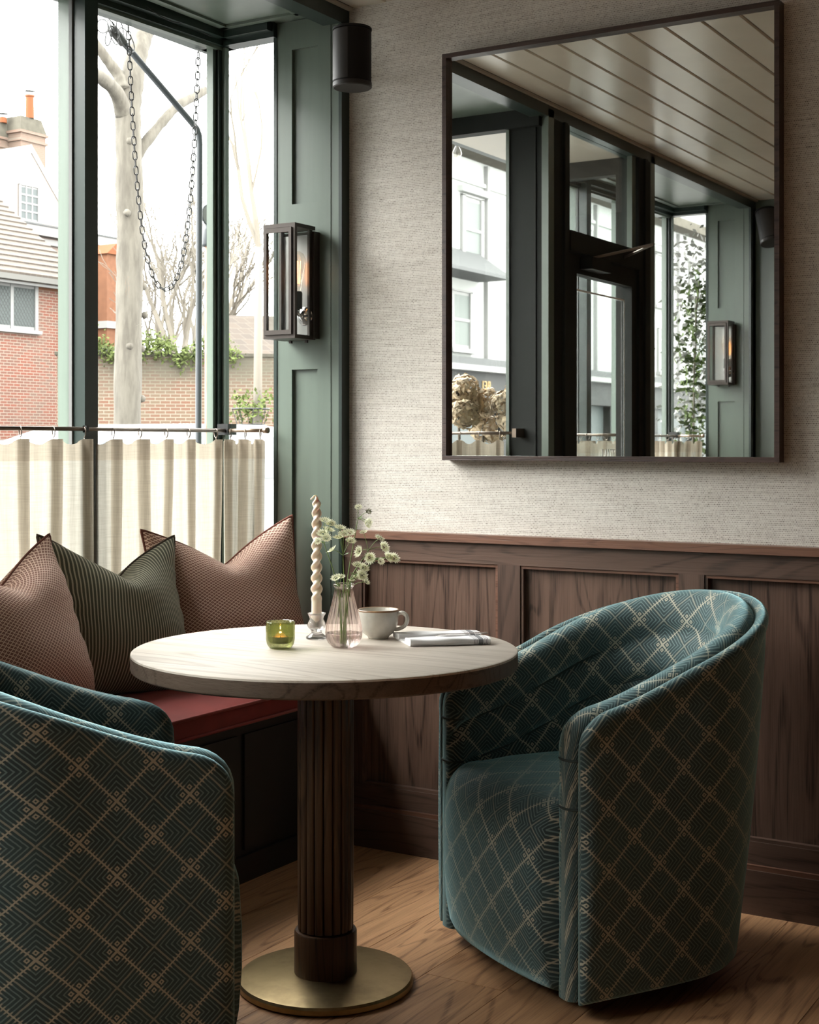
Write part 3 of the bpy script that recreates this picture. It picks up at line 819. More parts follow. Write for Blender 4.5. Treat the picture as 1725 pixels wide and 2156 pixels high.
# ------------------------------------------------------------------ window bench and cushions
bench = thing('window_bench', 'built-in window bench with dark base and red velvet seat pad', 'bench', (-.22, -.77, 0))
bench.location = (0, 0, 0)
bx('base', 'black_green', -.47, -.02, -1.49, -.046, 0, .46, bench, .003)
for y0, y1 in ((-.52, -.075), (-.995, -.55), (-1.46, -1.025)):
    bx('base_panel', 'black_green', -.02, -.012, y0, y1, .09, .42, bench, .004)
bx('kick_board', 'black_green', -.02, -.008, -1.49, -.046, 0, .075, bench, .003)
bm = B()                                         # seat pad with soft top
ny, nxx = 40, 16; X0, X1, Y0, Y1 = -.462, .035, -1.485, -.048
rows = []
for layer in (0, 1):
    for i in range(ny + 1):
        for j in range(nxx + 1):
            pass
def pad_mesh(bm, X0, X1, Y0, Y1, zb, zt, crown, nx, ny):
    def P(i, j, top):
        fx_, fy = i / nx, j / ny; x = X0 + (X1 - X0) * fx_; y = Y0 + (Y1 - Y0) * fy
        e = min(fx_, 1 - fx_) * (X1 - X0); g = min(fy, 1 - fy) * (Y1 - Y0); dd = min(e, g)
        z = zt + crown * (min(dd, .12) / .12) ** .5 + .002 * math.sin(x * 23 + y * 9) if top else zb
        return (x, y, z)
    T = [[bm.verts.new(P(i, j, 1)) for j in range(ny + 1)] for i in range(nx + 1)]
    Bm = [[bm.verts.new(P(i, j, 0)) for j in range(ny + 1)] for i in range(nx + 1)]
    for i in range(nx):
        for j in range(ny):
            bm.faces.new((T[i][j], T[i + 1][j], T[i + 1][j + 1], T[i][j + 1])); bm.faces.new((Bm[i][j], Bm[i][j + 1], Bm[i + 1][j + 1], Bm[i + 1][j]))
    rim = [(i, 0) for i in range(nx)] + [(nx, j) for j in range(ny)] + [(i, ny) for i in range(nx, 0, -1)] + [(0, j) for j in range(ny, 0, -1)]
    for (a, b), (c, d_) in zip(rim, rim[1:] + rim[:1]): bm.faces.new((T[a][b], Bm[a][b], Bm[c][d_], T[c][d_]))
pad_mesh(bm, X0, X1, Y0, Y1, .462, .520, .016, 24, 60)
pad = obj('seat_pad', bm, 'red_velvet', bench, True, angle=.9)
obj('piping', tube(B(), [(X1 + .001, Y1, .519), (X1 + .001, Y0, .519)], .005, 8), 'red_velvet', pad, True)
obj('piping', tube(B(), [(X1 + .001, Y1, .466), (X1 + .001, Y0, .466)], .005, 8), 'red_velvet', pad, True)

def make_pillow(name, label, fabric, piping, size, T, chop, loc, rot, seed=0, ear=.06):
    rnd = random.Random(seed); w = size / 2; n = 44
    def P(u, v, side):
        cu = 1 - .075 * (1 - v * v) ** 1.0 * abs(u) ** 1.2; cv = 1 - .075 * (1 - u * u) * abs(v) ** 1.2
        x = w * u * cu; y = w * v * cv
        tk = T * max(0.0, (1 - abs(u) ** 2.6) * (1 - abs(v) ** 2.6)) ** .55
        ch = (1 - math.sqrt(u * u + .012) / 1.006) ** 1.12 if abs(u) < .999 else 0.0
        up = max(0.0, (v + .35) / 1.35)
        y -= chop * ch * up ** 2.0
        x -= .10 * chop * math.sin(u * PI) * up ** 2 * 2.0
        tk *= 1 + .30 * ch * up - .30 * math.exp(-(u / .10) ** 2) * sstep(.45, 1, v)
        tk *= 1 + .20 * math.exp(-((v + .45) / .42) ** 2)
        z = side * tk + .006 * math.sin(3.1 * u + 2 * v + seed) + .004 * math.sin(7 * u * v + seed * 2)
        wr = .006 * math.sin(22 * (u * .3 + v) + 4 * u) * math.exp(-((abs(u) - .9) / .2) ** 2) * (1 - abs(v))
        return (x, y, z + side * wr * .7)
    bm = B(); uvl = bm.loops.layers.uv.new('UVMap')
    U = [math.sin(-PI / 2 + PI * i / n) * .5 + (-1 + 2 * i / n) * .5 for i in range(n + 1)]
    V = {}
    for sd in (1, -1):
        for i, u in enumerate(U):
            for j, v in enumerate(U):
                if sd == -1 and (i in (0, n) or j in (0, n)): V[sd, i, j] = V[1, i, j]
                else: V[sd, i, j] = bm.verts.new(P(u, v, sd))
    for sd in (1, -1):
        for i in range(n):
            for j in range(n):
                q = [(i, j), (i + 1, j), (i + 1, j + 1), (i, j + 1)]
                if sd < 0: q.reverse()
                f = bm.faces.new([V[sd, a, b] for a, b in q])
                for lp, (a, b) in zip(f.loops, q): lp[uvl].uv = (U[a] * w * 1.06, U[b] * w * 1.06)
    rim = [P(U[i], -1, 1) for i in range(n)] + [P(1, U[j], 1) for j in range(n)] + [P(U[i], 1, 1) for i in range(n, 0, -1)] + [P(-1, U[j], 1) for j in range(n, 0, -1)]
    o = obj(name, bm, fabric, None, True)
    tag(o, label, 'cushion', 'scatter cushions on the window bench')
    obj('piping', tube(B(), rim, .0042, 6, True), piping, o, True)
    o.location = loc; o.rotation_euler = rot
    return o
def place_pillow(o, foot, yaw, tilt, roll):
    """foot: point where the bottom seam rests; pillow local z = its front normal, local y = up"""
    Rm = Matrix.Rotation(yaw, 4, 'Z') @ Matrix.Rotation(-tilt, 4, 'Y') @ Matrix(((0, 0, 1, 0), (1, 0, 0, 0), (0, 1, 0, 0), (0, 0, 0, 1))) @ Matrix.Rotation(roll, 4, 'Z')
    o.matrix_world = Matrix.Translation(foot) @ Rm
R0 = math.radians
p1 = make_pillow('cushion', 'olive green cushion with cream pinstripes in the middle of the bench', 'striped_cushion_fabric', 'cushion_piping', .47, .10, .135, (0, 0, 0), (0, 0, 0), 1)
place_pillow(p1, (-.335, -.70, .755), R0(-12), R0(14), R0(-3))
p2 = make_pillow('cushion', 'dusty pink cushion with small maroon dots in the corner beside the pier', 'dotted_cushion_fabric', 'red_piping', .49, .10, .13, (0, 0, 0), (0, 0, 0), 2)
place_pillow(p2, (-.245, -.30, .765), R0(-34), R0(12), R0(4))
p3 = make_pillow('cushion', 'dusty pink dotted cushion cut off by the left picture edge', 'dotted_cushion_fabric', 'red_piping', .48, .105, .11, (0, 0, 0), (0, 0, 0), 3)
place_pillow(p3, (-.30, -1.13, .75), R0(2), R0(18), R0(5))

# ------------------------------------------------------------------ cafe curtains
def curtain(mp, tag_lbls, rod_lbls, bench_bay):
    ztop = 1.262
    def make(name, label, A, Bp, pleats, zbot, rodz, inward, grp):
        """A,Bp: (x,y) ends of the rod; pleats: fractions; inward: unit normal to the room"""
        t = thing(name, label, 'curtain', (0, 0, 0), 0, grp)
        A, Bp = Vector(A), Vector(Bp); L = (Bp - A).length; dr = (Bp - A) / L; nrm = Vector(inward)
        rows = [0, .012, .03, .052, .075, .10, .16, .26, .40, .56, .72, .88, 1.0]
        rnd = random.Random(int(L * 1000)); H = ztop - zbot
        fold = [(-.028, .0, .35), (-.017, .002, .1), (-.012, .008, .0), (-.008, .020, 0), (-.003, .028, 0), (.004, .030, 0), (.009, .024, 0), (.0115, .012, 0), (.014, .003, .05), (.024, .0, .35)]
        prof = []                                   # along, out, gap weight, fold weight, sideways drift
        for k, f in enumerate(pleats):
            sz = rnd.uniform(.72, 1.12); fl = 1 if rnd.random() < .8 else -1; dr_ = rnd.uniform(-1, 1)
            if k:
                c0 = prof[-1][0]; c1 = f * L - .030 * sz
                for q in range(1, 6):
                    g = q / 6; prof.append((c0 + (c1 - c0) * g, .004 * math.sin(g * PI * 2 + dr_) , .35 + .65 * math.sin(g * PI), 0, dr_ * .3))
            for (da, ot, gp) in (fold if fl > 0 else [(-a, b, c) for a, b, c in fold[::-1]]): prof.append((f * L + da * sz, ot * sz, gp, 1, dr_))
        def pt(pf, r):
            al, ot, gp, fw_, dr_ = pf; low = sstep(.05, 1.0, r); fade = max(0, 1 - r / .10)
            al2 = min(max(al, -.012), L + .012) + fw_ * dr_ * .014 * low
            o = ot * (1 - .22 * low) + .006 * math.sin(al * 37 + dr_) * low
            q = A + dr * al2 + nrm * (.004 + o)
            return (q.x, mp(q.y), ztop - .016 * gp * fade - r * H)
        def strip(nm, r0, r1, mat, push=0.0, par=t):
            bm = B(); rr = [r for r in rows if r0 <= r <= r1]; g = []; sgy = mp(1) - mp(0)
            for r in rr: g.append([bm.verts.new(Vector(pt(p_, r)) + Vector((nrm.x, sgy * nrm.y, 0)) * push) for p_ in prof])
            for a, b in zip(g, g[1:]):
                for i in range(len(prof) - 1):
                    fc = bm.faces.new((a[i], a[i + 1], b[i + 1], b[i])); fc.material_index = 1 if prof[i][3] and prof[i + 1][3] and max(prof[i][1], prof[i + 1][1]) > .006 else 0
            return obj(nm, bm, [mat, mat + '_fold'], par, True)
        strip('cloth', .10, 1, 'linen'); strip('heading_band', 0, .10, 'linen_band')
        for f in pleats:
            q = A + dr * (f * L); c = Vector((q.x, mp(q.y), rodz - .009))
            ax = Vector((nrm.x, (mp(1) - mp(0)) * nrm.y, 0)) + Vector((dr.x, (mp(1) - mp(0)) * dr.y, 0)) * .55; ax.normalize()
            ring = [c + ax * .0145 * math.cos(2 * PI * k / 18) + Vector((0, 0, .0145 * math.sin(2 * PI * k / 18))) for k in range(18)]
            obj('ring', tube(B(), ring, .0016, 6, True), 'rod_bronze', t, True)
            hk = c + Vector((0, 0, -.0145)); obj('hook', tube(B(), [hk, hk + ax * .004 + Vector((0, 0, -.010))], .0013, 5), 'rod_bronze', t)
        return t
    rz = 1.291
    xin = .064
    A = (FX(-.075) + xin, -.075); Bp = (FX(-1.47) + xin, -1.47)
    L = 1.397
    pl = [0.04, 0.132, 0.204, 0.285, 0.365, 0.447, 0.53, 0.616, 0.7, 0.79, 0.88, 0.965] if bench_bay else [.02 + i * .069 for i in range(15)]
    make('cafe_curtain', tag_lbls[0], A, Bp, pl, .64, rz, (1, 0), 'cafe curtains')
    A2 = (-.425, -.082); B2 = (-.262, -.082)
    make('cafe_curtain', tag_lbls[1], A2, B2, [.10, .47, .84], .64, rz, (0, -1), 'cafe curtains')
    A3 = (FX(-1.5) + .07, -1.435); B3 = (-.155, -1.435)
    make('cafe_curtain', tag_lbls[2], A3, B3, [.10, .36, .62, .90], .64, rz, (0, 1), 'cafe curtains')
    r1 = thing('curtain_rod', rod_lbls[0], 'curtain rod', (0, 0, 0), 0, 'curtain rods')
    obj('rod', tube(B(), [(FX(-.06) + xin, mp(-.06), rz), (FX(-1.47) + xin, mp(-1.47), rz)], .0062, 12), 'rod_bronze', r1, True)
    bx('bracket', 'black_metal', FX(-.05) + .02, FX(-.05) + xin + .012, mp(-.075), mp(-.045), rz - .014, rz + .022, r1, .002)
    bx('bracket', 'black_metal', FX(-.7) + .06, FX(-.7) + xin + .01, mp(-.70), mp(-.69), rz - .01, rz + .01, r1, .002)
    r2 = thing('curtain_rod', rod_lbls[1], 'curtain rod', (0, 0, 0), 0, 'curtain rods')
    obj('rod', tube(B(), [(-.445, mp(-.082), rz), (-.262, mp(-.082), rz)], .0062, 12), 'rod_brass', r2, True)
    obj('end_cap', tube(B(), [(-.274, mp(-.082), rz), (-.257, mp(-.082), rz)], .0095, 14), 'rod_brass', r2, True)
    bx('bracket', 'black_metal', -.442, -.415, mp(-.090), mp(-.044), rz - .014, rz + .022, r2, .002)
    r3 = thing('curtain_rod', rod_lbls[2], 'curtain rod', (0, 0, 0), 0, 'curtain rods')
    obj('rod', tube(B(), [(-.52, mp(-1.435), rz), (-.115, mp(-1.435), rz)], .0062, 12), 'rod_bronze', r3, True)
    bx('bracket', 'rod_bronze', -.128, -.110, mp(-1.50), mp(-1.425), rz - .018, rz + .018, r3, .003)
curtain(idm, ['long pleated cream linen half curtain behind the bench cushions', 'narrow cream linen half curtain beside the green pier with the lantern', 'cream half curtain reflected at the lower left of the mirror'],
        ['dark bronze rod of the long half curtain behind the cushions', 'short brass rod running into the green pier beside the lantern', 'thin rod reflected at the lower left of the mirror'], True)
curtain(mir, ['half curtain of the second bay, seen only in the mirror beside the door', 'narrow half curtain seen in the mirror below the reflected lantern', 'half curtain of the second bay next to the door'],
        ['curtain rod of the second bay, seen in the mirror beside the door', 'short rod seen in the mirror below the reflected lantern', 'curtain rod of the second bay next to the door'], False)

# ------------------------------------------------------------------ wall lanterns
def lantern(mp, label):
    sgn = mp(1) - mp(0)
    t = thing('wall_lantern', label, 'lantern', (-.148, mp(-.043), 1.57), 0, 'wall lanterns on the piers')
    t.location = (0, 0, 0)
    x0, x1, yb, yf, z0, z1 = -.209, -.088, -.043, -.171, 1.575, 1.932
    def b(n, mat, a0, a1, b0, b1, c0, c1, bev=.0015, par=t): return bx(n, mat, a0, a1, mp(b0), mp(b1), c0, c1, par, bev)
    fw = .012
    b('back_box', 'lantern_bronze', x0 - .004, x1 + .004, yb, yb - .030, z0 + .004, z1 - .016)
    b('reflector_plate', 'lantern_plate', x0 + .008, x1 - .008, yb - .030, yb - .033, z0 + .016, z1 - .026, 0)
    b('top_plate', 'lantern_bronze', x0, x1, yb - .018, yf, z1 - .012, z1)
    b('bottom_plate', 'lantern_bronze', x0, x1, yb - .018, yf, z0, z0 + .012)
    for xa in (x0, x1 - fw):
        b('corner_bar', 'lantern_bronze', xa, xa + fw, yf, yf + fw, z0 + .012, z1 - .012)
        b('side_bar', 'lantern_bronze', xa, xa + .008, yb - .045, yb - .028, z0 + .012, z1 - .012)
    # raised door frame on the front
    f = b('door_frame', 'lantern_bronze', x0 + .006, x1 - .010, yf - .006, yf, z1 - .028, z1 - .014)
    b('door_bar', 'lantern_bronze', x0 + .006, x1 - .010, yf - .006, yf, z0 + .012, z0 + .026, .0015, t)
    b('door_bar', 'lantern_bronze', x0 + .006, x0 + .016, yf - .006, yf, z0 + .026, z1 - .028, .0015, t)
    b('door_bar', 'lantern_bronze', x1 - .020, x1 - .010, yf - .006, yf, z0 + .026, z1 - .028, .0015, t)
    b('pane', 'lantern_glass', x0 + .010, x1 - .014, yf + .003, yf + .005, z0 + .02, z1 - .02, 0)
    b('pane', 'lantern_glass', x0 + .003, x0 + .005, yf + .012, yb - .030, z0 + .012, z1 - .012, 0)
    b('pane', 'lantern_glass', x1 - .005, x1 - .003, yf + .012, yb - .030, z0 + .012, z1 - .012, 0)
    for xa in (x0 + .03, x1 - .03): b('foot_screw', 'lantern_bronze', xa - .004, xa + .004, yb - .02, yb - .028, z0 - .008, z0 + .001)
    cx, cy = -.121, mp(yb - .066)
    ro = obj('chrome_rose', lathe(B(), [(0, .022), (.010, .020), (.019, .012), (.021, .006), (.029, .003), (.030, 0), (0, 0)], 32), 'chrome', t, True)
    ro.location = (cx + .004, mp(yb - .033), z0 + .075); ro.rotation_euler = (PI / 2 * sgn, 0, 0)
    obj('arm', tube(B(), [(cx + .004, mp(yb - .05), z0 + .075), (cx, mp(yb - .066), z0 + .080), (cx, cy, z0 + .10)], .007, 10), 'chrome', t, True)
    obj('socket', lathe(B(), [(0, z0 + .095), (.014, z0 + .095), (.014, z0 + .145), (.012, z0 + .150), (0, z0 + .150)], 20, (cx, cy)), 'black_metal', t, True, angle=.6)
    bu = obj('bulb', lathe(B(), [(.010, z0 + .150), (.013, z0 + .165), (.021, z0 + .205), (.026, z0 + .235), (.025, z0 + .252), (.018, z0 + .268), (.008, z0 + .275), (0, z0 + .277)], 24, (cx, cy)), 'bulb_glass', t, True)
    for k in range(6):
        a = 2 * PI * k / 6; r = .009
        obj('filament', tube(B(), [(cx + r * .6 * math.cos(a), cy + r * .6 * math.sin(a), z0 + .175), (cx + r * math.cos(a), cy + r * math.sin(a), z0 + .245)], .0011, 5), 'filament_glow', bu)
    return t
lantern(idm, 'bronze glass wall lantern with a glowing bulb on the near green pier')
lantern(mir, 'bronze glass lantern seen reflected at the right side of the mirror')

# ------------------------------------------------------------------ speakers
def speaker(loc, rot, label, wall_y):
    t = thing('wall_speaker', label, 'speaker', loc, 0, 'black wall speakers'); t.rotation_euler = rot
    el = lambda th, r, z: r * (1 + .0 * math.cos(th))
    obj('cabinet', lathe(B(), [(0, -.082), (.056, -.082), (.0575, -.080), (.0575, .090), (.056, .0925), (0, .0925)], 48), 'speaker_black', t, True, angle=.5)
    # curved perforated grille wrapping the front (left) half
    bm = B(); n = 28; a0, a1 = R0(120), R0(290)
    for z0, z1 in ((-.078, .088),):
        A = [bm.verts.new((.0592 * math.cos(a0 + (a1 - a0) * i / n), .0592 * math.sin(a0 + (a1 - a0) * i / n), z0)) for i in range(n + 1)]
        C = [bm.verts.new((.0592 * math.cos(a0 + (a1 - a0) * i / n), .0592 * math.sin(a0 + (a1 - a0) * i / n), z1)) for i in range(n + 1)]
        for i in range(n): bm.faces.new((A[i], A[i + 1], C[i + 1], C[i]))
    obj('grille', bm, 'speaker_grille', t, True)
    obj('bottom_cap', lathe(B(), [(0, -.100), (.056, -.100), (.059, -.097), (.059, -.083), (0, -.083)], 48), 'speaker_grille', t, True, angle=.5)
    obj('top_cap', lathe(B(), [(0, .093), (.059, .093), (.059, .099), (.056, .1015), (0, .1015)], 48), 'speaker_black', t, True, angle=.5)
    return t
sp = speaker((.170, -.240, 2.385), (0, 0, 0), 'black cylindrical speaker high on the wall next to the green pier', 0)
sp.scale = (.98, .98, .88)
obj('wall_bracket', tube(B(), [(-.02, .04, .0), (-.085, .15, .0), (-.14, .2345, .0)], .012, 10), 'speaker_black', sp, True)
obj('bracket_plate', tube(B(), [(-.14, .222, .0), (-.14, .2345, .0)], .03, 20), 'speaker_black', sp, True)
sp2 = speaker((.12, -4.04, 2.44), (R0(-14), R0(14), R0(180)), 'tilted black speaker at the right edge of the mirror reflection', 0)
obj('wall_bracket', tube(B(), [(.0, .05, .0), (.0, .15, .0)], .012, 10), 'speaker_black', sp2, True)

# ------------------------------------------------------------------ mirror
mi = thing('wall_mirror', 'large rectangular mirror in a slim dark wood frame above the panelling', 'mirror', (0, 0, 0))
mx0, mx1, mz0, mz1 = .362, 1.384, 1.199, 2.416
bx('backing', 'black_green', mx0 + .01, mx1 - .01, -.020, -.0005, mz0 + .01, mz1 - .01, mi, 0)
bx('glass', 'mirror_silver', mx0 + .008, mx1 - .008, -.024, -.021, mz0 + .008, mz1 - .008, mi, 0)
def mitre(name, pts): return obj(name, prism(B(), pts, 1, -.043, -.001), 'mirror_frame_wood', mi, bev=.0008)
fw = .0135
mitre('frame_top', [(mx0, mz1), (mx1, mz1), (mx1 - fw, mz1 - fw), (mx0 + fw, mz1 - fw)])
mitre('frame_bottom', [(mx0, mz0), (mx1, mz0), (mx1 - fw, mz0 + fw), (mx0 + fw, mz0 + fw)])
mitre('frame_side', [(mx0, mz0), (mx0, mz1), (mx0 + fw, mz1 - fw), (mx0 + fw, mz0 + fw)])
mitre('frame_side', [(mx1, mz0), (mx1, mz1), (mx1 - fw, mz1 - fw), (mx1 - fw, mz0 + fw)])

# ------------------------------------------------------------------ on the table
RX, RY = .8557, .5175                       # a direction across the table
GX, GY = -.5175, .8557
vase_loc = (.640, -.987, TZ)
vase = thing('bud_vase', 'ribbed pale pink glass bud vase holding the white flowers', 'vase', vase_loc)
vp = [(0, .000), (.024, .000), (.0295, .003), (.036, .010), (.0408, .022), (.0422, .034), (.0405, .050), (.036, .070), (.0305, .090), (.0255, .110), (.0222, .128), (.0208, .138), (.0225, .1405), (.0245, .1435), (.0245, .1465), (.0225, .148), (.0200, .1465)]
rib = lambda th, r, z: r * (1 + .085 * sstep(.002, .02, z) * (1 - sstep(.125, .137, z)) * (abs(math.cos(9 * th)) - .5))
obj('glass_body', lathe(B(), vp, 144, rad=rib), 'pink_glass', vase, True)
obj('water', lathe(B(), [(0, .004), (.028, .004), (.0385, .022), (.0398, .032), (.0392, .0335), (0, .0335)], 48), 'water', vase, True, angle=.6)

# astrantia sprigs
def head_mesh(name, rb, nb, dome, dark=False):
    bm = B(); rnd = random.Random(nb)
    for k in range(nb):
        a = 2 * PI * k / nb + rnd.uniform(-.08, .08); l = rb * rnd.uniform(.88, 1.08); hw = rb * .17
        ca, sa = math.cos(a), math.sin(a); lift = rb * .42
        pts = [(dome * .5, -hw * .6, 0), (l * .62, -hw, lift * .45), (l, 0, lift * .8), (l * .62, hw, lift * .45), (dome * .5, hw * .6, 0)]
        f = bm.faces.new([bm.verts.new((x * ca - y * sa, x * sa + y * ca, z)) for x, y, z in pts]); f.material_index = 0
    for ring, (nn, rr, zz) in enumerate(((1, 0, .62), (6, .38, .52), (10, .75, .30), (13, 1.0, .08))):
        for k in range(nn):
            a = 2 * PI * k / nn + ring; c = Vector((dome * rr * math.cos(a), dome * rr * math.sin(a), dome * zz + rb * .08)); s = dome * .19
            vs_ = [bm.verts.new(c + Vector(q) * s) for q in ((1, 0, 0), (-.5, .87, 0), (-.5, -.87, 0), (0, 0, 1.3))]
            for q in ((0, 1, 3), (1, 2, 3), (2, 0, 3)): f = bm.faces.new([vs_[i] for i in q]); f.material_index = 1 if (ring < 3 and (dark or k % 2)) else 2
    me = bpy.data.meshes.new(name); bm.to_mesh(me); bm.free()
    for k in ('petal_center' if dark else 'petal_cream', 'petal_center', 'petal_cream'): me.materials.append(M[k])
    return me
HEADS = [head_mesh('flower_head', .0165, 18, .0075), head_mesh('flower_head', .0145, 16, .0066), head_mesh('flower_head', .0112, 13, .0056)]
DARK = head_mesh('flower_head', .0095, 9, .005, True)
MPX = 3.32 / 3000.0
def fp(px, py, dep=0.0):                    # flower positions measured from the vase foot, across / up / into the room
    a = (px - 724) * MPX; z = (1366 - py) * MPX
    return Vector((vase_loc[0] + RX * a + GX * dep, vase_loc[1] + RY * a + GY * dep, TZ + z))
rf = random.Random(11)
def sprig(label, node, heads, root, dep=0.0, leaves=True, dark=()):
    base_pt = Vector((vase_loc[0] + RX * root * MPX * .3, vase_loc[1] + RY * root * MPX * .3, TZ + .012)) + Vector((GX, GY, 0)) * dep * .2
    t = thing('flower_sprig', label, 'flower', tuple(base_pt), 0, 'white flower sprigs in the vase')
    off = -base_pt
    nd = fp(node[0], node[1], dep); neck = Vector((vase_loc[0] + RX * root * MPX, vase_loc[1] + RY * root * MPX, TZ + .142)) + Vector((GX, GY, 0)) * dep * .35
    if nd.z > TZ + .15: pts = bez([base_pt, neck, nd], 10)
    else: pts = bez([base_pt, neck], 8)
    obj('stem', tube(B(), [p + off for p in pts], [.0014 - .0005 * i / len(pts) for i in range(len(pts))], 6), 'stem_green', t, True)
    for k, h in enumerate(heads):
        dd = dep + rf.uniform(-.016, .016); c = fp(h[0], h[1], dd)
        dirv = (c - nd)
        out = Vector((-GX * .9, -GY * .9, .55)) + dirv.normalized() * 1.1 + Vector((rf.uniform(-.4, .4), rf.uniform(-.4, .4), rf.uniform(-.1, .4)))
        q = out.to_track_quat('Z', 'Y')
        me = DARK if k in dark else HEADS[h[2] if len(h) > 2 else (k % 3)]
        ho = bpy.data.objects.new('flower_head', me); COL.objects.link(ho); ho.parent = t; ho.location = c + off; ho.rotation_mode = 'QUATERNION'; ho.rotation_quaternion = q
        mid = nd.lerp(c, .55) + Vector((0, 0, .003))
        obj('pedicel', tube(B(), [p + off for p in bez([nd, mid, c], 5)], .0007, 5), 'stem_green', t)
    if leaves:
        for k in range(4):
            a = rf.uniform(0, 2 * PI); l = rf.uniform(.012, .022); dv = Vector((math.cos(a), math.sin(a), rf.uniform(.1, .6))); s = dv.cross(Vector((0, 0, 1))).normalized() * l * .2
            bm = B(); p0 = nd + off
            bm.faces.new([bm.verts.new(v) for v in (p0, p0 + dv * l * .55 - s, p0 + dv * l, p0 + dv * l * .55 + s)]); obj('leaf', bm, 'leaf_green', t)
    return t
sprig('sprig of white flowers leaning left against the twisted candle', (683, 1148), [(684, 1101), (696, 1107, 1), (680, 1128, 0), (671, 1142, 2), (691, 1121, 0), (688, 1137, 1)], -14, -.008)
sprig('tall central sprig of white flowers in the vase', (723, 1172), [(715, 1117, 0), (736, 1126, 0), (714, 1137, 0), (738, 1144, 1), (700, 1163, 0), (724, 1128, 1)], 0, -.012)
sprig('thin sprig with a dark seed head, highest at the right', (753, 1097), [(754, 1073, 2), (776, 1082, 2), (771, 1109, 1), (776, 1103, 2)], 6, .02, dark=(1,))
sprig('sprig of white flowers reaching up to the right', (776, 1162), [(798, 1138, 1), (808, 1156, 0), (757, 1166, 0), (778, 1178, 0), (765, 1126, 2)], 9, -.004)
sprig('sprig of white flowers reaching furthest right over the cup', (790, 1184), [(816, 1178, 0), (829, 1181, 0), (801, 1186, 2)], 11, .004)
sprig('sprig of white flowers low at the right of the vase neck', (749, 1215), [(765, 1200, 0), (753, 1194, 1), (762, 1213, 0)], 12, -.012)
sprig('short white flowers hanging over the right of the vase rim', (738, 1238), [(752, 1221, 1), (771, 1227, 2), (740, 1227, 2)], 10, -.010)
sprig('short white flowers over the left of the vase rim', (716, 1238), [(709, 1220, 1), (719, 1217, 2)], -8, -.014)

# twisted candle in a crystal holder
hl = (.507, -.907, TZ)
holder = thing('candle_holder', 'small clear crystal candle holder under the twisted candle', 'candle holder', hl)
obj('glass_body', lathe(B(), [(0, 0), (.0245, 0), (.0262, .0025), (.0255, .006), (.018, .010), (.0125, .016), (.014, .021), (.021, .028), (.0228, .034), (.020, .041), (.0165, .048), (.018, .055), (.0215, .060), (.0225, .063), (.0200, .0635), (.0150, .056), (.0138, .030), (0, .029)], 40), 'crystal', holder, True)
candle = thing('twisted_candle', 'tall ivory twisted taper candle, unlit, in the crystal holder', 'candle', (hl[0], hl[1], TZ + .030))
bm = B(); rings = []; H = .315; n = 28
for i in range(150):
    z = H * i / 149; r0 = .0130 - .0036 * (z / H)
    tw = sstep(.055, .085, z) * (1 - sstep(H - .018, H, z)); phi = max(0, z - .06) * PI / .0262
    tp = 1 - .62 * sstep(H - .020, H, z)
    ring = []
    for j in range(n):
        th = 2 * PI * j / n; lob = math.cos(2 * (th - phi)); r = r0 * (1 + tw * (.27 * lob - .04)) * tp
        ox = 0.0
        ring.append(bm.verts.new((r * math.cos(th) + ox, r * math.sin(th), z)))
    rings.append(ring)
for a, b in zip(rings, rings[1:]):
    for j in range(n): bm.faces.new((a[j], a[(j + 1) % n], b[(j + 1) % n], b[j]))
bm.faces.new(rings[0][::-1]); bm.faces.new(rings[-1])
obj('wax', bm, 'ivory_wax', candle, True)
obj('wick', tube(B(), [(0, 0, H - .002), (-.002 * RX, -.002 * RY, H + .003), (-.006 * RX, -.006 * RY, H + .002), (-.0145 * RX, -.0145 * RY, H - .007)], .0017, 8), 'ivory_wax', candle, True)

# tealight in a green glass
tl = (.527, -1.082, TZ)
tg_ = thing('tealight_glass', 'squat green glass tealight cup on the table', 'tealight holder', tl)
obj('glass_body', lathe(B(), [(0, 0), (.020, 0), (.0265, .003), (.0315, .011), (.0335, .022), (.0338, .060), (.0328, .0625), (.0312, .0615), (.0305, .030), (.0285, .018), (.022, .013), (0, .012)], 56), 'green_glass', tg_, True)
te = thing('tealight_candle', 'lit tealight candle inside the green glass', 'candle', (tl[0], tl[1], TZ + .0128))
obj('cup', lathe(B(), [(0, 0), (.0185, 0), (.0190, .015), (.0185, .015), (.0180, .012)], 32), 'tealight_cup', te, True, angle=.6)
obj('wax', lathe(B(), [(.0180, .0005), (.0180, .0125), (0, .0125)], 32), 'tealight_wax', te, True, angle=.6)
obj('wick', tube(B(), [(0, 0, .012), (.0006, 0, .016)], .0008, 6), 'wire_black', te)
pl_ = bpy.data.lights.new('tealight_glow', 'POINT'); pl_.energy = .012; pl_.color = (1, .5, .18); pl_.shadow_soft_size = .002
plo = bpy.data.objects.new('tealight_glow', pl_); COL.objects.link(plo); plo.location = (tl[0], tl[1], TZ + .038); 

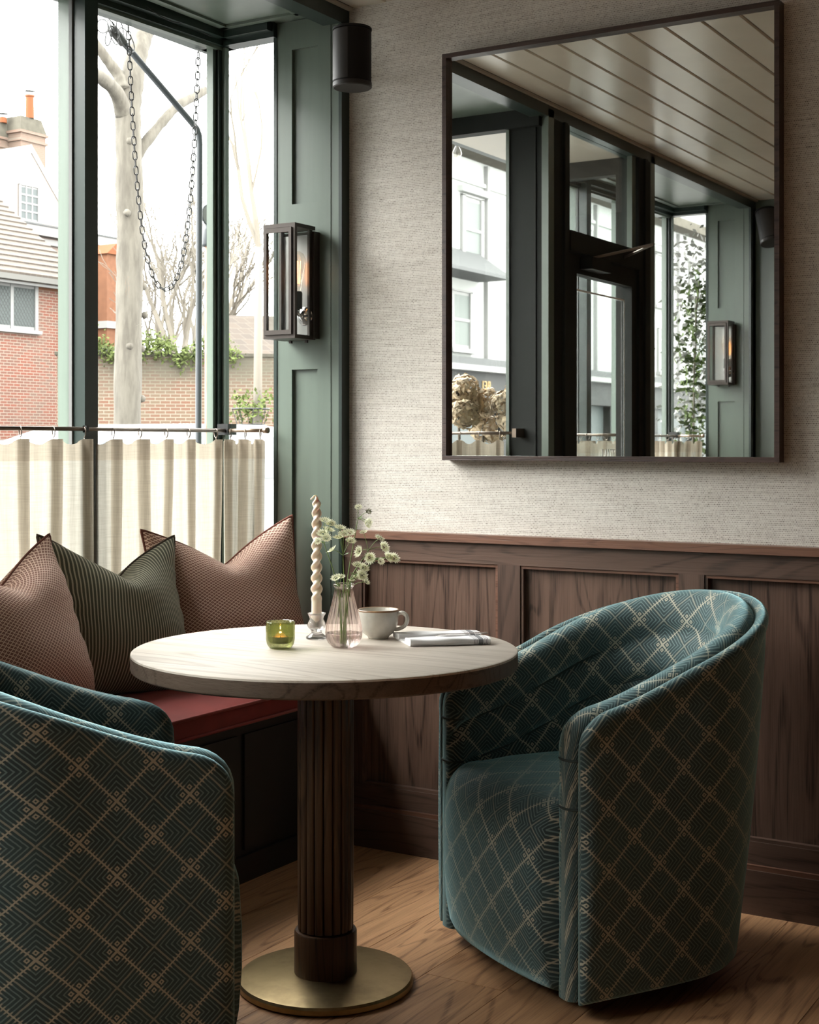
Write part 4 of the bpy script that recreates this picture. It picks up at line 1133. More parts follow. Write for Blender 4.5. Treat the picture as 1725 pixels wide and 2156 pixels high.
# cup
cl = (.625 + .003, -.806 - .012, TZ)
cup = thing('coffee_cup', 'wide grey stoneware cup with a brown rim behind the vase', 'cup', cl)
obj('bowl', lathe(B(), [(0, .0), (.024, .0), (.0255, .003), (.0275, .006), (.037, .013), (.0445, .025), (.0482, .040), (.0495, .056), (.0498, .0685), (.0485, .0705), (.0472, .0690), (.0465, .050), (.042, .026), (.030, .013), (0, .010)], 64), 'stoneware', cup, True)
obj('rim_line', lathe(B(), [(.0500, .0665), (.0502, .0685), (.0488, .0709), (.0474, .0700)], 64), 'rim_brown', cup, True)
hp = bez([(.0485, .060), (.060, .064), (.0715, .058), (.0735, .045), (.066, .031), (.052, .024), (.043, .022)] and [Vector((q[0], 0, q[1])) for q in ((.0475, .060), (.060, .0635), (.0705, .057), (.0725, .045), (.066, .032), (.053, .0245), (.042, .0225))], 6)
hm = B(); tube(hm, hp, .0048, 10)
for v in hm.verts: v.co.y *= 1.5
ho = obj('handle', hm, 'stoneware', cup, True); ho.rotation_euler = (0, 0, math.atan2(RY, RX) - .25)

# folded napkin with a fork
nk = thing('napkin', 'folded white cotton napkin with dark grey stripes at one end', 'napkin', (.676, -.805, TZ))
ndir = math.atan2(.918 - .773, .0)
nk.location = (.773, -.906, TZ); nk.rotation_euler = (0, 0, math.atan2(-.782 + .906, .918 - .773))
def cloth_slab(name, x0, x1, y0, y1, z0, z1, curl, seed):
    bm = B(); uvl = bm.loops.layers.uv.new('UVMap'); n = 40; rnd = random.Random(seed)
    # flattened roll cross-section in (y,z), swept along x
    m = 36; sec = []
    for k in range(m):
        a = 2 * PI * k / m; c, s = math.cos(a), math.sin(a)
        sec.append(((y0 + y1) / 2 + (y1 - y0) / 2 * (abs(c) ** .35) * (1 if c > 0 else -1), (z0 + z1) / 2 + (z1 - z0) / 2 * (abs(s) ** .6) * (1 if s > 0 else -1)))
    rings = []
    for i in range(n + 1):
        x = x0 + (x1 - x0) * i / n
        rings.append([(bm.verts.new((x + curl * (y - y0), y + .002 * math.sin(x * 40 + seed), max(z0, z + .0012 * math.sin(x * 55 + y * 60 + seed) * (z > (z0 + z1) / 2)))), x) for (y, z) in sec])
    for A, C in zip(rings, rings[1:]):
        for j in range(m):
            q = (A[j], A[(j + 1) % m], C[(j + 1) % m], C[j]); f = bm.faces.new([w[0] for w in q])
            for lp, w in zip(f.loops, q): lp[uvl].uv = (w[1], 0)
    for ring in (rings[0], rings[-1]):
        f = bm.faces.new([w[0] for w in ring])
        for lp, w in zip(f.loops, ring): lp[uvl].uv = (w[1], 0)
    return obj(name, bm, 'napkin_cloth', nk, True, angle=1.0)
cloth_slab('lower_fold', .0, .191, .0, .148, .0, .006, -.10, 1)
cloth_slab('front_fold', .0, .191, -.002, .050, .002, .017, -.10, 2)
cloth_slab('back_fold', -.012, .188, .095, .150, .004, .017, -.12, 3)
fk = thing('fork', 'silver fork lying across the folded napkin', 'fork', (.773, -.906, TZ)); fk.rotation_euler = nk.rotation_euler
hx = [(.058, .060, .0085), (.066, .060, .0125), (.080, .061, .0165), (.10, .062, .0180), (.13, .064, .0185), (.165, .066, .0190), (.198, .068, .0195)]
fm = B(); pv = None
for i, (x, y, z) in enumerate(bez(hx, 6)):
    pass
pts = bez(hx, 6); wd = lambda f: .0028 + .0034 * sstep(.35, 1, f)
prev = None
for i, p in enumerate(pts):
    f = i / (len(pts) - 1); w = wd(f); th = .0016
    ring = [fm.verts.new(p + Vector((0, -w, -th))), fm.verts.new(p + Vector((0, w, -th))), fm.verts.new(p + Vector((0, w, th))), fm.verts.new(p + Vector((0, -w, th)))]
    if prev:
        for j in range(4): fm.faces.new((prev[j], prev[(j + 1) % 4], ring[(j + 1) % 4], ring[j]))
    else: fm.faces.new(ring[::-1])
    prev = ring
fm.faces.new(prev); obj('handle', fm, 'steel', fk, bev=.0005)
obj('head', box(B(), .030, .059, .0515, .0685, .0075, .0093), 'steel', fk, bev=.0006)
for k in range(4): obj('tine', tube(B(), [(.031, .0535 + k * .0043, .0085), (.006, .0535 + k * .0043, .0075), (-.004, .0535 + k * .0043, .0095)], .0011, 6), 'steel', fk)

# ------------------------------------------------------------------ chains and poles just outside the glass
def chain(mp, label, xo):
    t = thing('hanging_chain', label, 'chain', (0, 0, 0), 0, 'looped chains outside the bay windows')
    a = .048; y0 = -.186; zl = 1.752
    pts = []; n = 1200; hw = .172
    for i in range(n + 1):
        y = -hw + 2 * hw * i / n; pts.append(Vector((xo, y0 + y, zl + a * (math.cosh(y / a) - 1))))
    L = [0]
    for p, q in zip(pts, pts[1:]): L.append(L[-1] + (q - p).length)
    ln = .0285; pitch = .0232; cnt = int(L[-1] / pitch)
    lb = B(); hl_, wl = ln / 2, .0072
    loop = [(0, wl * math.cos(b), (hl_ - wl) + wl * math.sin(b)) for b in [PI * k / 6 for k in range(7)]] + [(0, -wl * math.cos(b), -(hl_ - wl) - wl * math.sin(b)) for b in [PI * k / 6 for k in range(7)]]
    tube(lb, loop, .0019, 6, True); me = bpy.data.meshes.new('link'); lb.to_mesh(me); lb.free(); me.materials.append(M['chain_steel'])
    j = 0
    for k in range(cnt):
        s = (k + .5) * L[-1] / cnt
        while L[j + 1] < s: j += 1
        p = pts[j]; d_ = (pts[j + 1] - pts[j]).normalized()
        o = bpy.data.objects.new('link', me); COL.objects.link(o); o.parent = t
        ang = math.atan2(d_.y, d_.z); sg = mp(1) - mp(0)
        o.location = (p.x, mp(p.y), p.z)
        o.rotation_euler = (Matrix.Rotation(-ang * sg, 3, 'X') @ Matrix.Rotation(R0(20 if k % 2 else -50), 3, 'Z')).to_euler()
    for y in (pts[0].y, pts[-1].y): obj('hook', tube(B(), [(xo, mp(y), 2.575), (xo, mp(y), 2.69)], .0025, 6), 'chain_steel', t)
    return t
chain(idm, 'black steel chain hanging in a loop outside the near bay window', -.60)
chain(mir, 'chain loop of the second bay, seen in the mirror by the door', -.60)

pole = thing('awning_pole', 'bent grey metal pole leaning outside the near bay window', 'pole', (-1.1, .59, -.15))
pole.location = (0, 0, 0)
obj('tube', tube(B(), [(-1.1, .587, -.15), (-1.1, .590, 1.2), (-1.1, .597, 2.42), (-1.1, .594, 2.455), (-1.1, .580, 2.478), (-1.1, .14, 2.728)], .0125, 12), 'pole_grey', pole, True)
obj('clamp', tube(B(), [(-1.1, .165, 2.714), (-1.1, .10, 2.752)], .019, 12), 'chain_steel', pole, True)
rw = random.Random(5)
for k in range(7):
    c = Vector((-1.1 + rw.uniform(-.03, .03), .13 + rw.uniform(-.05, .03), 2.745 + rw.uniform(-.05, .02))); r = rw.uniform(.015, .04); ph = rw.uniform(0, 6)
    obj('cable_coil', tube(B(), [c + Vector((r * .5 * math.sin(b + ph), r * math.cos(b), r * 1.2 * math.sin(b))) for b in [2 * PI * q / 14 for q in range(14)]], .0022, 5, True), 'wire_black', pole)
sgn = thing('sign_post', 'brown wooden post with a round grey sign outside beside the window corner', 'post', (-1.4, 1.007, -.15))
sgn.location = (0, 0, 0)
obj('post', lathe(B(), [(0, -.15), (.0135, -.15), (.0135, 2.10), (0, 2.10)], 14, (-1.4, 1.015)), 'post_wood', sgn, True, angle=.6)
obj('cap', lathe(B(), [(.0, 2.09), (.024, 2.09), (.026, 2.10), (.026, 2.16), (.020, 2.18), (0, 2.185)], 20, (-1.4, 1.015)), 'pole_grey', sgn, True)
obj('round_plate', tube(B(), [(-1.403, 1.02, 2.225), (-1.397, 1.02, 2.225)], .042, 28), 'white_frame', sgn)
obj('plate_rim', tube(B(), [Vector((-1.4, 1.02 + .043 * math.cos(b), 2.225 + .043 * math.sin(b))) for b in [2 * PI * k / 28 for k in range(28)]], .004, 6, True), 'pole_grey', sgn)
obj('lead_cable', tube(B(), bez([(FX(-.36) + .05, -.50, 2.60), (FX(-.30) + .06, -.36, 2.565), (FX(-.25) + .05, -.25, 2.575), (FX(-.15) + .045, -.13, 2.568)], 8), .0018, 5), 'wire_black')
tag(bpy.data.objects['lead_cable'], 'thin black cable clipped along the window header', 'cable')

# festoon string
fs = thing('festoon_lights', 'string of clear bulbs hung on a black cable above the street', 'string lights', (-1.6, -1.5, 3.0))
fs.location = (0, 0, 0)
anch = [(-5.2, 3.28), (-3.6, 3.05), (-2.0, 3.22), (-.6, 3.10), (.30, 3.06), (1.4, 3.3)]
obj('cable', tube(B(), bez([(-1.6, y, z) for y, z in anch], 10), .004, 6), 'wire_black', fs, True)
for y, z in [(-5.0, 3.25), (-3.6, 3.05), (-2.0, 3.22), (-.6, 3.10), (.292, 3.06)]:
    obj('bulb_socket', lathe(B(), [(0, z - .005), (.010, z - .005), (.012, z - .055), (0, z - .055)], 12, (-1.6, y)), 'wire_black', fs, True, angle=.6)
    obj('bulb', lathe(B(), [(.010, z - .055), (.014, z - .065), (.025, z - .085), (.028, z - .102), (.022, z - .120), (.010, z - .129), (0, z - .131)], 16, (-1.6, y)), 'bulb_glass', fs, True)

# ------------------------------------------------------------------ street
ground = struct(bx('ground', 'asphalt', -70, -3.2, -70, 70, -.4, -.22, bev=0))
bx('pavement', 'pavement', -3.2, -.05, -40, 40, -.4, -.13, ground, 0)
bx('pavement', 'pavement', -12.5, -9.5, -70, 12, -.4, -.13, ground, 0)

def house_window(parent, x, y0, y1, z0, z1, nx, nz, pane='dark_pane', fr=.06, bar=.03, sill=True, face=1, lead=False, sash=False):
    """window on a wall facing +x: frame, bars, each pane its own sub-part"""
    w = bx('window', 'white_frame', x, x + .03, y0, y1, z0, z1, parent, 0)
    gy = (y1 - y0 - 2 * fr - (nx - 1) * bar) / nx; gz = (z1 - z0 - 2 * fr - (nz - 1) * bar) / nz
    for i in range(nx):
        for j in range(nz):
            a = y0 + fr + i * (gy + bar); c = z0 + fr + j * (gz + bar)
            bx('pane', pane, x + .03, x + .034, a, a + gy, c, c + gz, w, 0)
            if lead:
                bm = B(); st = .155
                for k in range(-12, 24):
                    for sg in (1, -1):
                        # diamond leading clipped to the pane
                        p = []
                        for tt in range(0, 41):
                            yy = a + gy * tt / 40; zz = c + sg * (yy - a) * 1.45 + k * st
                            if c <= zz <= c + gz: p.append((x + .037, yy, zz))
                        if len(p) > 1: tube(bm, [p[0], p[-1]], .008, 4)
                lo = obj('leading', bm, 'lead_grey', w); lo['kind'] = 'stuff'
    for (a, b2, c, d2) in ((y0 - .02, y1 + .02, z1 - fr * .2, z1 + .02), (y0 - .02, y0 + fr, z0, z1), (y1 - fr, y1 + .02, z0, z1)): bx('frame_bar', 'white_frame', x + .02, x + .07, a, b2, c, d2, w, 0)
    for i in range(1, nx): a = y0 + fr + i * (gy + bar) - bar; bx('glazing_bar', 'white_frame', x + .03, x + .05, a, a + bar, z0, z1, w, 0)
    for j in range(1, nz): c = z0 + fr + j * (gz + bar) - bar; bx('glazing_bar', 'white_frame', x + .03, x + .055, y0, y1, c, c + bar, w, 0)
    if sill: bx('sill', 'white_frame', x, x + .14, y0 - .09, y1 + .09, z0 - .09, z0, parent, 0)
    return w

# red brick house at the left of the view
bh = thing('brick_house', 'red brick house with a tiled roof and leaded window across the street', 'house', (-27, 18, -.2))
bh.location = (0, 0, 0)
bx('wall', 'red_brick', -33, -25, 8, 24.1, -.25, 5.45, bh, 0)
obj('soldier_course', box(B(), -25.0, -24.99, 8, 24.1, 5.25, 5.45), 'orange_brick', bh)
obj('gable', prism(B(), [(-25, 5.45), (-29, 8.5), (-33, 5.45)], 1, 8, 24.1), 'red_brick', bh)
rt = obj('roof', prism(B(), [(-24.6, 5.52), (-29, 8.82), (-33.4, 5.52), (-33.4, 5.34), (-29, 8.64), (-24.6, 5.34)], 1, 7.8, 24.35), 'roof_tile', bh)
for k in range(19):                               # courses of tiles as overlapping strips
    f = k / 19.0; x0, z0 = -24.55 - 4.4 * f, 5.50 + 3.3 * f; f1 = (k + 1.25) / 19.0; x1, z1 = -24.55 - 4.4 * f1, 5.50 + 3.3 * f1
    obj('tile_course', prism(B(), [(x0, z0), (x0 + .02, z0 + .07), (x1, z1 + .03), (x1, z1 - .02)], 1, 7.8, 24.38), 'roof_tile', rt)
bx('gutter', 'gutter', -24.62, -24.46, 7.8, 24.4, 5.36, 5.50, bh, .03)
bx('fascia', 'white_frame', -24.70, -24.62, 7.8, 24.38, 5.28, 5.50, bh, 0)
house_window(bh, -25, 21.2, 22.93, 4.16, 5.33, 2, 1, 'leaded_pane', .09, .10, True, lead=True)
house_window(bh, -25, 17.2, 18.9, 4.16, 5.33, 2, 1, 'leaded_pane', .09, .10, True, lead=True)
def leaves(name, mat, pts, n, spread, size, parent, seed=1):
    """many small leaf quads around points: foliage nobody could count"""
    rnd = random.Random(seed); verts, faces = [], []
    for _ in range(n):
        c = Vector(rnd.choice(pts)) + Vector([rnd.gauss(0, s) for s in spread]); s = size * rnd.uniform(.6, 1.3)
        a = Vector([rnd.gauss(0, 1) for _ in range(3)]).normalized(); b = a.orthogonal().normalized(); i = len(verts)
        verts += [c + a * s, c + b * s * .5, c - a * s * .8, c - b * s * .5]; faces.append((i, i + 1, i + 2, i + 3))
    me = bpy.data.meshes.new(name); me.from_pydata([tuple(v) for v in verts], [], faces); o = link(name, me, mat, parent); o['kind'] = 'stuff'; return o
ivy = thing('ivy', 'green ivy climbing the corner of the red brick house', 'ivy', (-24.9, 24.2, -.2))
ivy.location = (0, 0, 0)
leaves('foliage', 'ivy_leaf', [(-24.85, 24.12 + .12 * math.sin(z * 3), z) for z in [3.8 + .05 * i for i in range(34)]], 1500, (.10, .10, .05), .055, ivy, 3)
obj('stem', tube(B(), bez([(-24.9, 24.2, -.2), (-24.9, 24.15, 2), (-24.9, 24.2, 4), (-24.9, 24.15, 5.4)], 6), .03, 6), 'twig', ivy)

# pale gabled house with chimneys behind
gh = thing('gabled_house', 'pale pink gabled house with tall brick chimneys behind the brick house', 'house', (-40, 33, -.2))
gh.location = (0, 0, 0)
bx('wall', 'pink_render', -46, -36, 27.5, 39.0, -.25, 9.1, gh, 0)
obj('gable', prism(B(), [(30.95, 9.1), (33.35, 11.9), (35.75, 9.1)], 0, -46, -36), 'pink_render', gh)
obj('roof_slope', prism(B(), [(33.35, 12.07), (30.7, 9.06), (30.8, 8.98), (33.35, 11.9)], 0, -46.2, -36.0), 'slate_tile', gh)
obj('roof_slope', prism(B(), [(33.35, 12.07), (35.95, 9.06), (35.85, 8.98), (33.35, 11.9)], 0, -46.2, -36.0), 'roof_slate', gh)
obj('barge_board', prism(B(), [(33.35, 12.08), (30.7, 9.07), (30.85, 8.93), (33.35, 11.78)], 0, -36.0, -35.96), 'white_frame', gh)
obj('barge_board', prism(B(), [(33.35, 12.08), (35.95, 9.07), (35.80, 8.93), (33.35, 11.78)], 0, -36.0, -35.96), 'white_frame', gh)
bx('cornice', 'white_frame', -36.0, -35.6, 27.5, 39.1, 8.78, 9.12, gh, .04); bx('cornice', 'lead_grey', -36.0, -35.55, 27.5, 39.1, 9.12, 9.18, gh, 0)
bx('cornice_moulding', 'white_frame', -36.0, -35.8, 27.5, 39.1, 8.5, 8.70, gh, .03)
house_window(gh, -36, 32.75, 33.72, 9.28, 10.55, 3, 4, 'dark_pane', .08, .06, True)
for (yc, xw, yw, zt, n_) in ((36.38, .5, .66, 13.42, 1), (35.55, .4, .30, 13.15, 0), (34.95, .4, .25, 12.95, 0)):
    xc = -39.5 - (.6 if n_ == 0 else 0)
    cs = bx('chimney_stack', 'chimney_brick', xc - xw, xc + xw, yc - yw, yc + yw, 9.0, zt, gh, 0)
    bx('stack_band', 'chimney_brick', xc - xw - .06, xc + xw + .06, yc - yw - .06, yc + yw + .06, zt - .42, zt - .32, cs, 0)
    bx('stack_band', 'chimney_brick', xc - xw - .08, xc + xw + .08, yc - yw - .08, yc + yw + .08, zt - .10, zt, cs, 0)
    cp = B(); box(cp, xc - xw - .03, xc + xw + .03, yc - yw - .03, yc + yw + .03, zt, zt + .58)
    for v in cp.verts:
        if v.co.z > zt + .3: v.co.x = xc + (v.co.x - xc) * .72; v.co.y = yc + (v.co.y - yc) * .78
    obj('stack_cap', cp, 'concrete', cs)
    obj('chimney_pot', lathe(B(), [(.17, zt + .57), (.155, zt + 1.40), (.19, zt + 1.42), (.19, zt + 1.48), (.13, zt + 1.48)] if n_ else [(.16, zt + .57), (.15, zt + .78), (.12, zt + .80)], 16, (xc + .3, yc)), 'terracotta', cs, True, angle=.6)
    obj('pot_cowl', lathe(B(), [(0, zt + (1.66 if n_ else .95)), (.22, zt + (1.64 if n_ else .93)), (0, zt + (1.62 if n_ else .91))], 14, (xc + .3, yc)), 'lead_grey', cs)
ob = thing('brick_outbuilding', 'narrow orange brick building glimpsed left of the big tree trunk', 'building', (-33, 35, -.2)); ob.location = (0, 0, 0)
bx('wall', 'orange_brick', -35.3, -33, 34.1, 35.1, 4.7, 8.0, ob, 0); bx('lower_wall', 'roof_slate', -35.3, -33, 34.1, 35.1, -.2, 4.7, ob, 0)
bx('coping', 'white_frame', -35.3, -32.9, 34.0, 35.2, 5.35, 5.6, ob, 0)
obj('roof', prism(B(), [(34.0, 8.0), (34.5, 8.4), (35.2, 8.4), (35.2, 8.0)], 0, -35.3, -32.9), 'terracotta', ob)

# garden wall, bins, houses behind it
def camline(px, dep): u = (px - 862.5) / 3000; return (2.49 + dep * (u * .8557 - .5175), -3.75 + dep * (u * .5175 + .8557))
gw = thing('garden_wall', 'weathered brick garden wall across the street behind the trees', 'wall', (0, 0, 0))
A_, B_ = Vector(camline(120, 31.5)), Vector(camline(700, 32.5)); dv = (B_ - A_); yaw = math.atan2(dv.y, dv.x)
gw.location = (A_.x, A_.y, -.2); gw.rotation_euler = (0, 0, yaw)
def brick_local(name):
    m, nt, b = new_mat(name); x, y, z = xyz(nt, objco(nt)); n = nt.nodes.new('ShaderNodeTexBrick'); nt.links.new(comb(nt, x, z, 0.0), n.inputs['Vector'])
    for k, v in (('Color1', (.44, .20, .12, 1)), ('Color2', (.40, .27, .17, 1)), ('Mortar', (.66, .60, .47, 1))): n.inputs[k].default_value = rgba([w * EXT for w in v])
    n.inputs['Scale'].default_value = 1; n.inputs['Brick Width'].default_value = .225; n.inputs['Row Height'].default_value = .075; n.inputs['Mortar Size'].default_value = .010
    st = noise(nt, position(nt), .55, 5, .65); c = mixc(nt, st.step(.48, .72) * .45, n.outputs[0], [v * EXT for v in (.40, .35, .25)])
    c = mixc(nt, (z - 2.4).step(.0, .9) * st.step(.35, .6) * .9, c, [v * EXT for v in (.26, .24, .17)])
    setc(nt, b, c); b.inputs['Roughness'].default_value = .95; M[name] = m
brick_local('garden_brick')
bx('masonry', 'garden_brick', 0, dv.length, 0, .35, 0, 3.40, gw, 0); bx('coping', 'concrete', -.05, dv.length + .05, -.05, .40, 3.40, 3.47, gw, 0)
hd = thing('hedge', 'pale green creeper spilling over the top of the garden wall', 'hedge', (A_.x, A_.y, 3.2)); hd.rotation_euler = (0, 0, yaw); hd.location.z = 0
leaves('foliage', 'hedge_leaf', [(.4 + .08 * i, .0 + .1 * math.sin(i), 3.30 + .16 * math.sin(i * .37) + .10 * math.sin(i * 1.3)) for i in range(44)], 3200, (.10, .14, .12), .055, hd, 6)
hh = thing('far_house', 'brown tiled roof of a far house rising over the garden wall', 'house', (0, 0, 0)); hx_, hy_ = camline(560, 40); hh.location = (hx_, hy_, -.2); hh.rotation_euler = (0, 0, yaw)
bx('wall', 'orange_brick', -1.6, 3.2, 0, 4, 0, 3.2, hh, 0)
obj('roof', prism(B(), [(-.2, 3.1), (2, 5.2), (4.2, 3.1)], 0, -1.7, 3.3), 'roof_tile', hh)
ub = thing('utility_box', 'small green utility box at the foot of the garden wall', 'box', (-17.7, 19.0, -.2)); ub.location = (*camline(309, 29.5), -.2); ub.rotation_euler = (0, 0, yaw)
bx('cabinet', 'bin_green', -.22, .22, -.15, .15, 0, 1.78, ub, .02); bx('lid', 'bin_green', -.24, .24, -.17, .17, 1.78, 1.84, ub, .02)

# trees
def grow(bm, p, dr, ln, r, depth, rnd, kids, spread, shrink=.68, up=.18, nseg=4, sides=5, rmin=.011):
    pts = [p.copy()]; d_ = dr.normalized()
    for i in range(nseg):
        d_ = (d_ + Vector([rnd.gauss(0, .10) for _ in range(3)]) + Vector((0, 0, up * .15))).normalized(); pts.append(pts[-1] + d_ * ln / nseg)
    r1 = max(rmin, r * shrink)
    tube(bm, pts, [r + (r1 - r) * i / nseg for i in range(nseg + 1)], sides)
    if depth == 0: return
    for k in range(kids):
        at = pts[-1] if k == 0 else pts[rnd.randint(max(1, nseg // 2), nseg)]
        ax = d_.orthogonal().normalized(); ax = Matrix.Rotation(rnd.uniform(0, 2 * PI), 3, d_) @ ax
        nd = (d_ + ax * rnd.uniform(.4, 1.0) * spread + Vector((0, 0, up))).normalized()
        grow(bm, at, nd, ln * rnd.uniform(.62, .86), r1 * rnd.uniform(.7, .95), depth - 1, rnd, kids, spread, shrink, up, nseg, max(3, sides - 1), rmin)
big = thing('plane_tree', 'big pollarded tree with a thick grey trunk across the street', 'tree', (-14, 14.38, -.2))
rt_ = random.Random(21)
tx, ty = 0.0, 0.0
def on(px, py, x=-14.0, dy=0.0):            # height and place of the limbs, measured in the plane of the tree
    u = (px - 862.5) / 3000; xd = u * .8557 - .5175; yd = u * .5175 + .8557; dp = (x - 2.49) / xd
    return Vector((x + 14, -3.75 + dp * yd - 14.38, 1.25 + (933 - py) / 3000 * dp + .2))
def limb(nm, pix, rads, dxs=None, sides=14):
    pts = bez([on(a, b, -14 + (dxs[i] if dxs else 0)) for i, (a, b) in enumerate(pix)], 6); m = len(rads)
    rr = []
    for i in range(len(pts)):
        f = i / (len(pts) - 1) * (m - 1); k = min(int(f), m - 2); rr.append(rads[k] + (rads[k + 1] - rads[k]) * (f - k) + rt_.uniform(-.008, .008))
    return obj(nm, tube(B(), pts, rr, sides), 'bark', big, True)
g0 = on(268, 890); g0.z = 0
trp = bez([Vector((0, g0.y, 0)), on(268, 890), on(271, 700), on(274, 520), on(272, 360), on(270, 240), on(280, 160, -14.02), on(292, 100, -14.1), on(318, 20, -14.3), on(335, -60, -14.5)], 6)
obj('trunk', tube(B(), trp, [.30, .27, .25] + [.228 - .075 * max(0, (i - 22) / (len(trp) - 25)) + rt_.uniform(-.012, .012) for i in range(len(trp) - 3)], 16), 'bark', big, True)
limb('limb', [(262, 240), (245, 195), (215, 165), (190, 150), (150, 120)], [.16, .12, .11, .10, .08], [0, .1, .2, .3, .4])
limb('limb', [(260, 190), (250, 160), (225, 125), (200, 90), (160, 40)], [.14, .10, .085, .08, .06], [0, -.1, -.2, -.3, -.5])
limb('limb', [(278, 345), (300, 310), (335, 265), (375, 222), (412, 202), (432, 190)], [.12, .10, .085, .085, .08, .075], [0, .1, .2, .3, .3, .3])
for (a, b) in ((262, 300), (268, 360), (257, 450), (292, 605), (294, 665), (262, 730), (287, 735), (288, 840)):
    o = obj('knot', lathe(B(), [(0, -.06), (.05, -.04), (.07, 0), (.045, .05), (0, .06)], 7), 'bark', big, True); q = on(a, b); o.location = (q.x + .15, q.y - .04, q.z); o.rotation_euler = (a, b, 0)
def bare_tree(name, label, base, h, r, depth, seed, kids, spread, mat, lean_=(0, 0, 1), trunk=.35):
    t = thing(name, label, 'tree', base); rnd = random.Random(seed); bm = B()
    d_ = Vector(lean_).normalized(); pts = [Vector((0, 0, 0)), d_ * h * trunk * .5, d_ * h * trunk]
    obj('trunk', tube(B(), pts, [r * 1.25, r, r * .85], 10), 'bark' if mat == 'twig' else mat, t, True)
    for k in range(kids + 1):
        nd = (d_ + Vector((rnd.uniform(-1, 1), rnd.uniform(-1, 1), .3)) * spread * .8).normalized(); grow(bm, pts[-1], nd, h * .22, r * .62, depth, rnd, kids, spread)
    c = obj('crown_branches', bm, mat, t); c['kind'] = 'stuff'; return t
bare_tree('bare_tree', 'bare winter tree with many fine branches behind the chain', (*camline(385, 38), -.2), 9.0, .17, 4, 4, 3, .55, 'pale_twig')
bare_tree('bare_tree', 'leafless bushy tree behind the garden wall near the pole', (*camline(440, 44), -.2), 9.5, .16, 4, 9, 3, .6, 'pale_twig')
bare_tree('bare_tree', 'pale leafless tree behind the wall left of the loop of chain', (*camline(330, 46), -.2), 8.6, .14, 4, 13, 3, .6, 'pale_twig')
bare_tree('young_tree', 'slender young tree standing behind the narrow side pane', (*camline(541, 27), -.2), 9.4, .085, 3, 31, 2, .42, 'pale_twig', (.0, .012, 1), .55)
sh = thing('wire_planter', 'small shrub in a dark wire planter by the garden wall', 'planter', (*camline(528, 27), -.2))
obj('basket_ring', tube(B(), [Vector((.35 * math.cos(b), .35 * math.sin(b), 2.1)) for b in [2 * PI * k / 20 for k in range(20)]], .014, 5, True), 'wire_black', sh)
obj('basket_ring', tube(B(), [Vector((.26 * math.cos(b), .26 * math.sin(b), 1.8)) for b in [2 * PI * k / 20 for k in range(20)]], .012, 5, True), 'wire_black', sh)
for k in range(8): b = 2 * PI * k / 8; obj('basket_wire', tube(B(), [(.35 * math.cos(b), .35 * math.sin(b), 2.1), (.24 * math.cos(b), .24 * math.sin(b), 1.75), (.0, .0, 1.6)], .01, 4), 'wire_black', sh)
obj('stand', tube(B(), [(0, 0, 0), (0, 0, 1.62)], .03, 8), 'wire_black', sh)
leaves('foliage', 'hedge_leaf', [(.2 * math.cos(k), .2 * math.sin(k), 2.0 + .02 * k) for k in range(14)], 350, (.12, .12, .12), .05, sh, 8)

# parked car
car = thing('parked_car', 'white car parked across the street, its roof showing above the curtain', 'car', (-6.9, 6.6, -.22))
prof = [(-2.35, .35), (-2.38, .62), (-2.25, .95), (-1.75, 1.14), (-1.05, 1.46), (-.55, 1.60), (.1, 1.655), (1.2, 1.65), (1.75, 1.60), (2.05, 1.40), (2.18, 1.05), (2.22, .6), (2.18, .35), (1.75, .30), (-1.9, .30)]
bm = prism(B(), prof, 0, -.86, .86)
for v in bm.verts:
    if v.co.z > 1.0: v.co.x *= 1 - .19 * (v.co.z - 1.0) / .65
obj('body', bm, 'car_white', car, True, bev=.05, seg=3, angle=.9)
for sx in (-1, 1):
    obj('side_window', prism(B(), [(-1.0, 1.12), (-.62, 1.46), (.1, 1.54), (.1, 1.12)], 0, sx * .80, sx * .815), 'car_glass', car); obj('side_window', prism(B(), [(.18, 1.12), (.18, 1.54), (1.2, 1.53), (1.7, 1.38), (1.8, 1.12)], 0, sx * .80, sx * .815), 'car_glass', car)
    for yy in (-1.45, 1.4):
        wl_ = obj('wheel', lathe(B(), [(0, -.1), (.2, -.11), (.31, -.1), (.33, -.06), (.33, .06), (.31, .1), (.2, .11), (0, .1)], 24), 'tyre', car, True, angle=.6); wl_.rotation_euler = (0, PI / 2, 0); wl_.location = (sx * .78, yy, .33)
obj('windscreen', prism(B(), [(-1.72, 1.165), (-1.06, 1.475), (-1.07, 1.495), (-1.74, 1.185)], 0, -.68, .68), 'car_glass', car)
car.rotation_euler = (0, 0, 0)

# ------------------------------------------------------------------ what the mirror shows of the street
wb = thing('white_building', 'white rendered building across the street, seen in the mirror', 'building', (-16, -30, -.2)); wb.location = (0, 0, 0)
bx('wall', 'white_render', -20, -12, -60, -9.5, 2.9, 7.3, wb, 0); bx('parapet', 'white_render', -20, -12, -60, -9.5, 7.5, 8.2, wb, 0)
bx('cornice', 'concrete', -12.0, -11.5, -60, -9.5, 7.25, 7.5, wb, .05); bx('string_course', 'white_render', -12, -11.94, -60, -9.5, 6.72, 6.80, wb, 0)
for k in range(7):
    y = -19.6 - 2.72 * k; house_window(wb, -12, y - .9, y, 5.05, 6.45, 1, 2, 'pale_pane', .10, .06)
    bx('window_hood', 'white_render', -12, -11.85, y - 1.05, y + .15, 6.5, 6.62, wb, .02)
    y = -21.85 - 2.9 * k; house_window(wb, -12, y - .86, y, 3.22, 4.42, 1, 2, 'pale_pane', .08, .06)
    bx('down_pipe', 'white_frame', -12, -11.9, y - 1.6, y - 1.5, 2.9, 7.2, wb, 0)
obj('canopy', prism(B(), [(-12, 5.3), (-11.2, 4.75), (-11.2, 4.68), (-12, 4.68)], 1, -23.1, -18), 'lead_grey', wb)
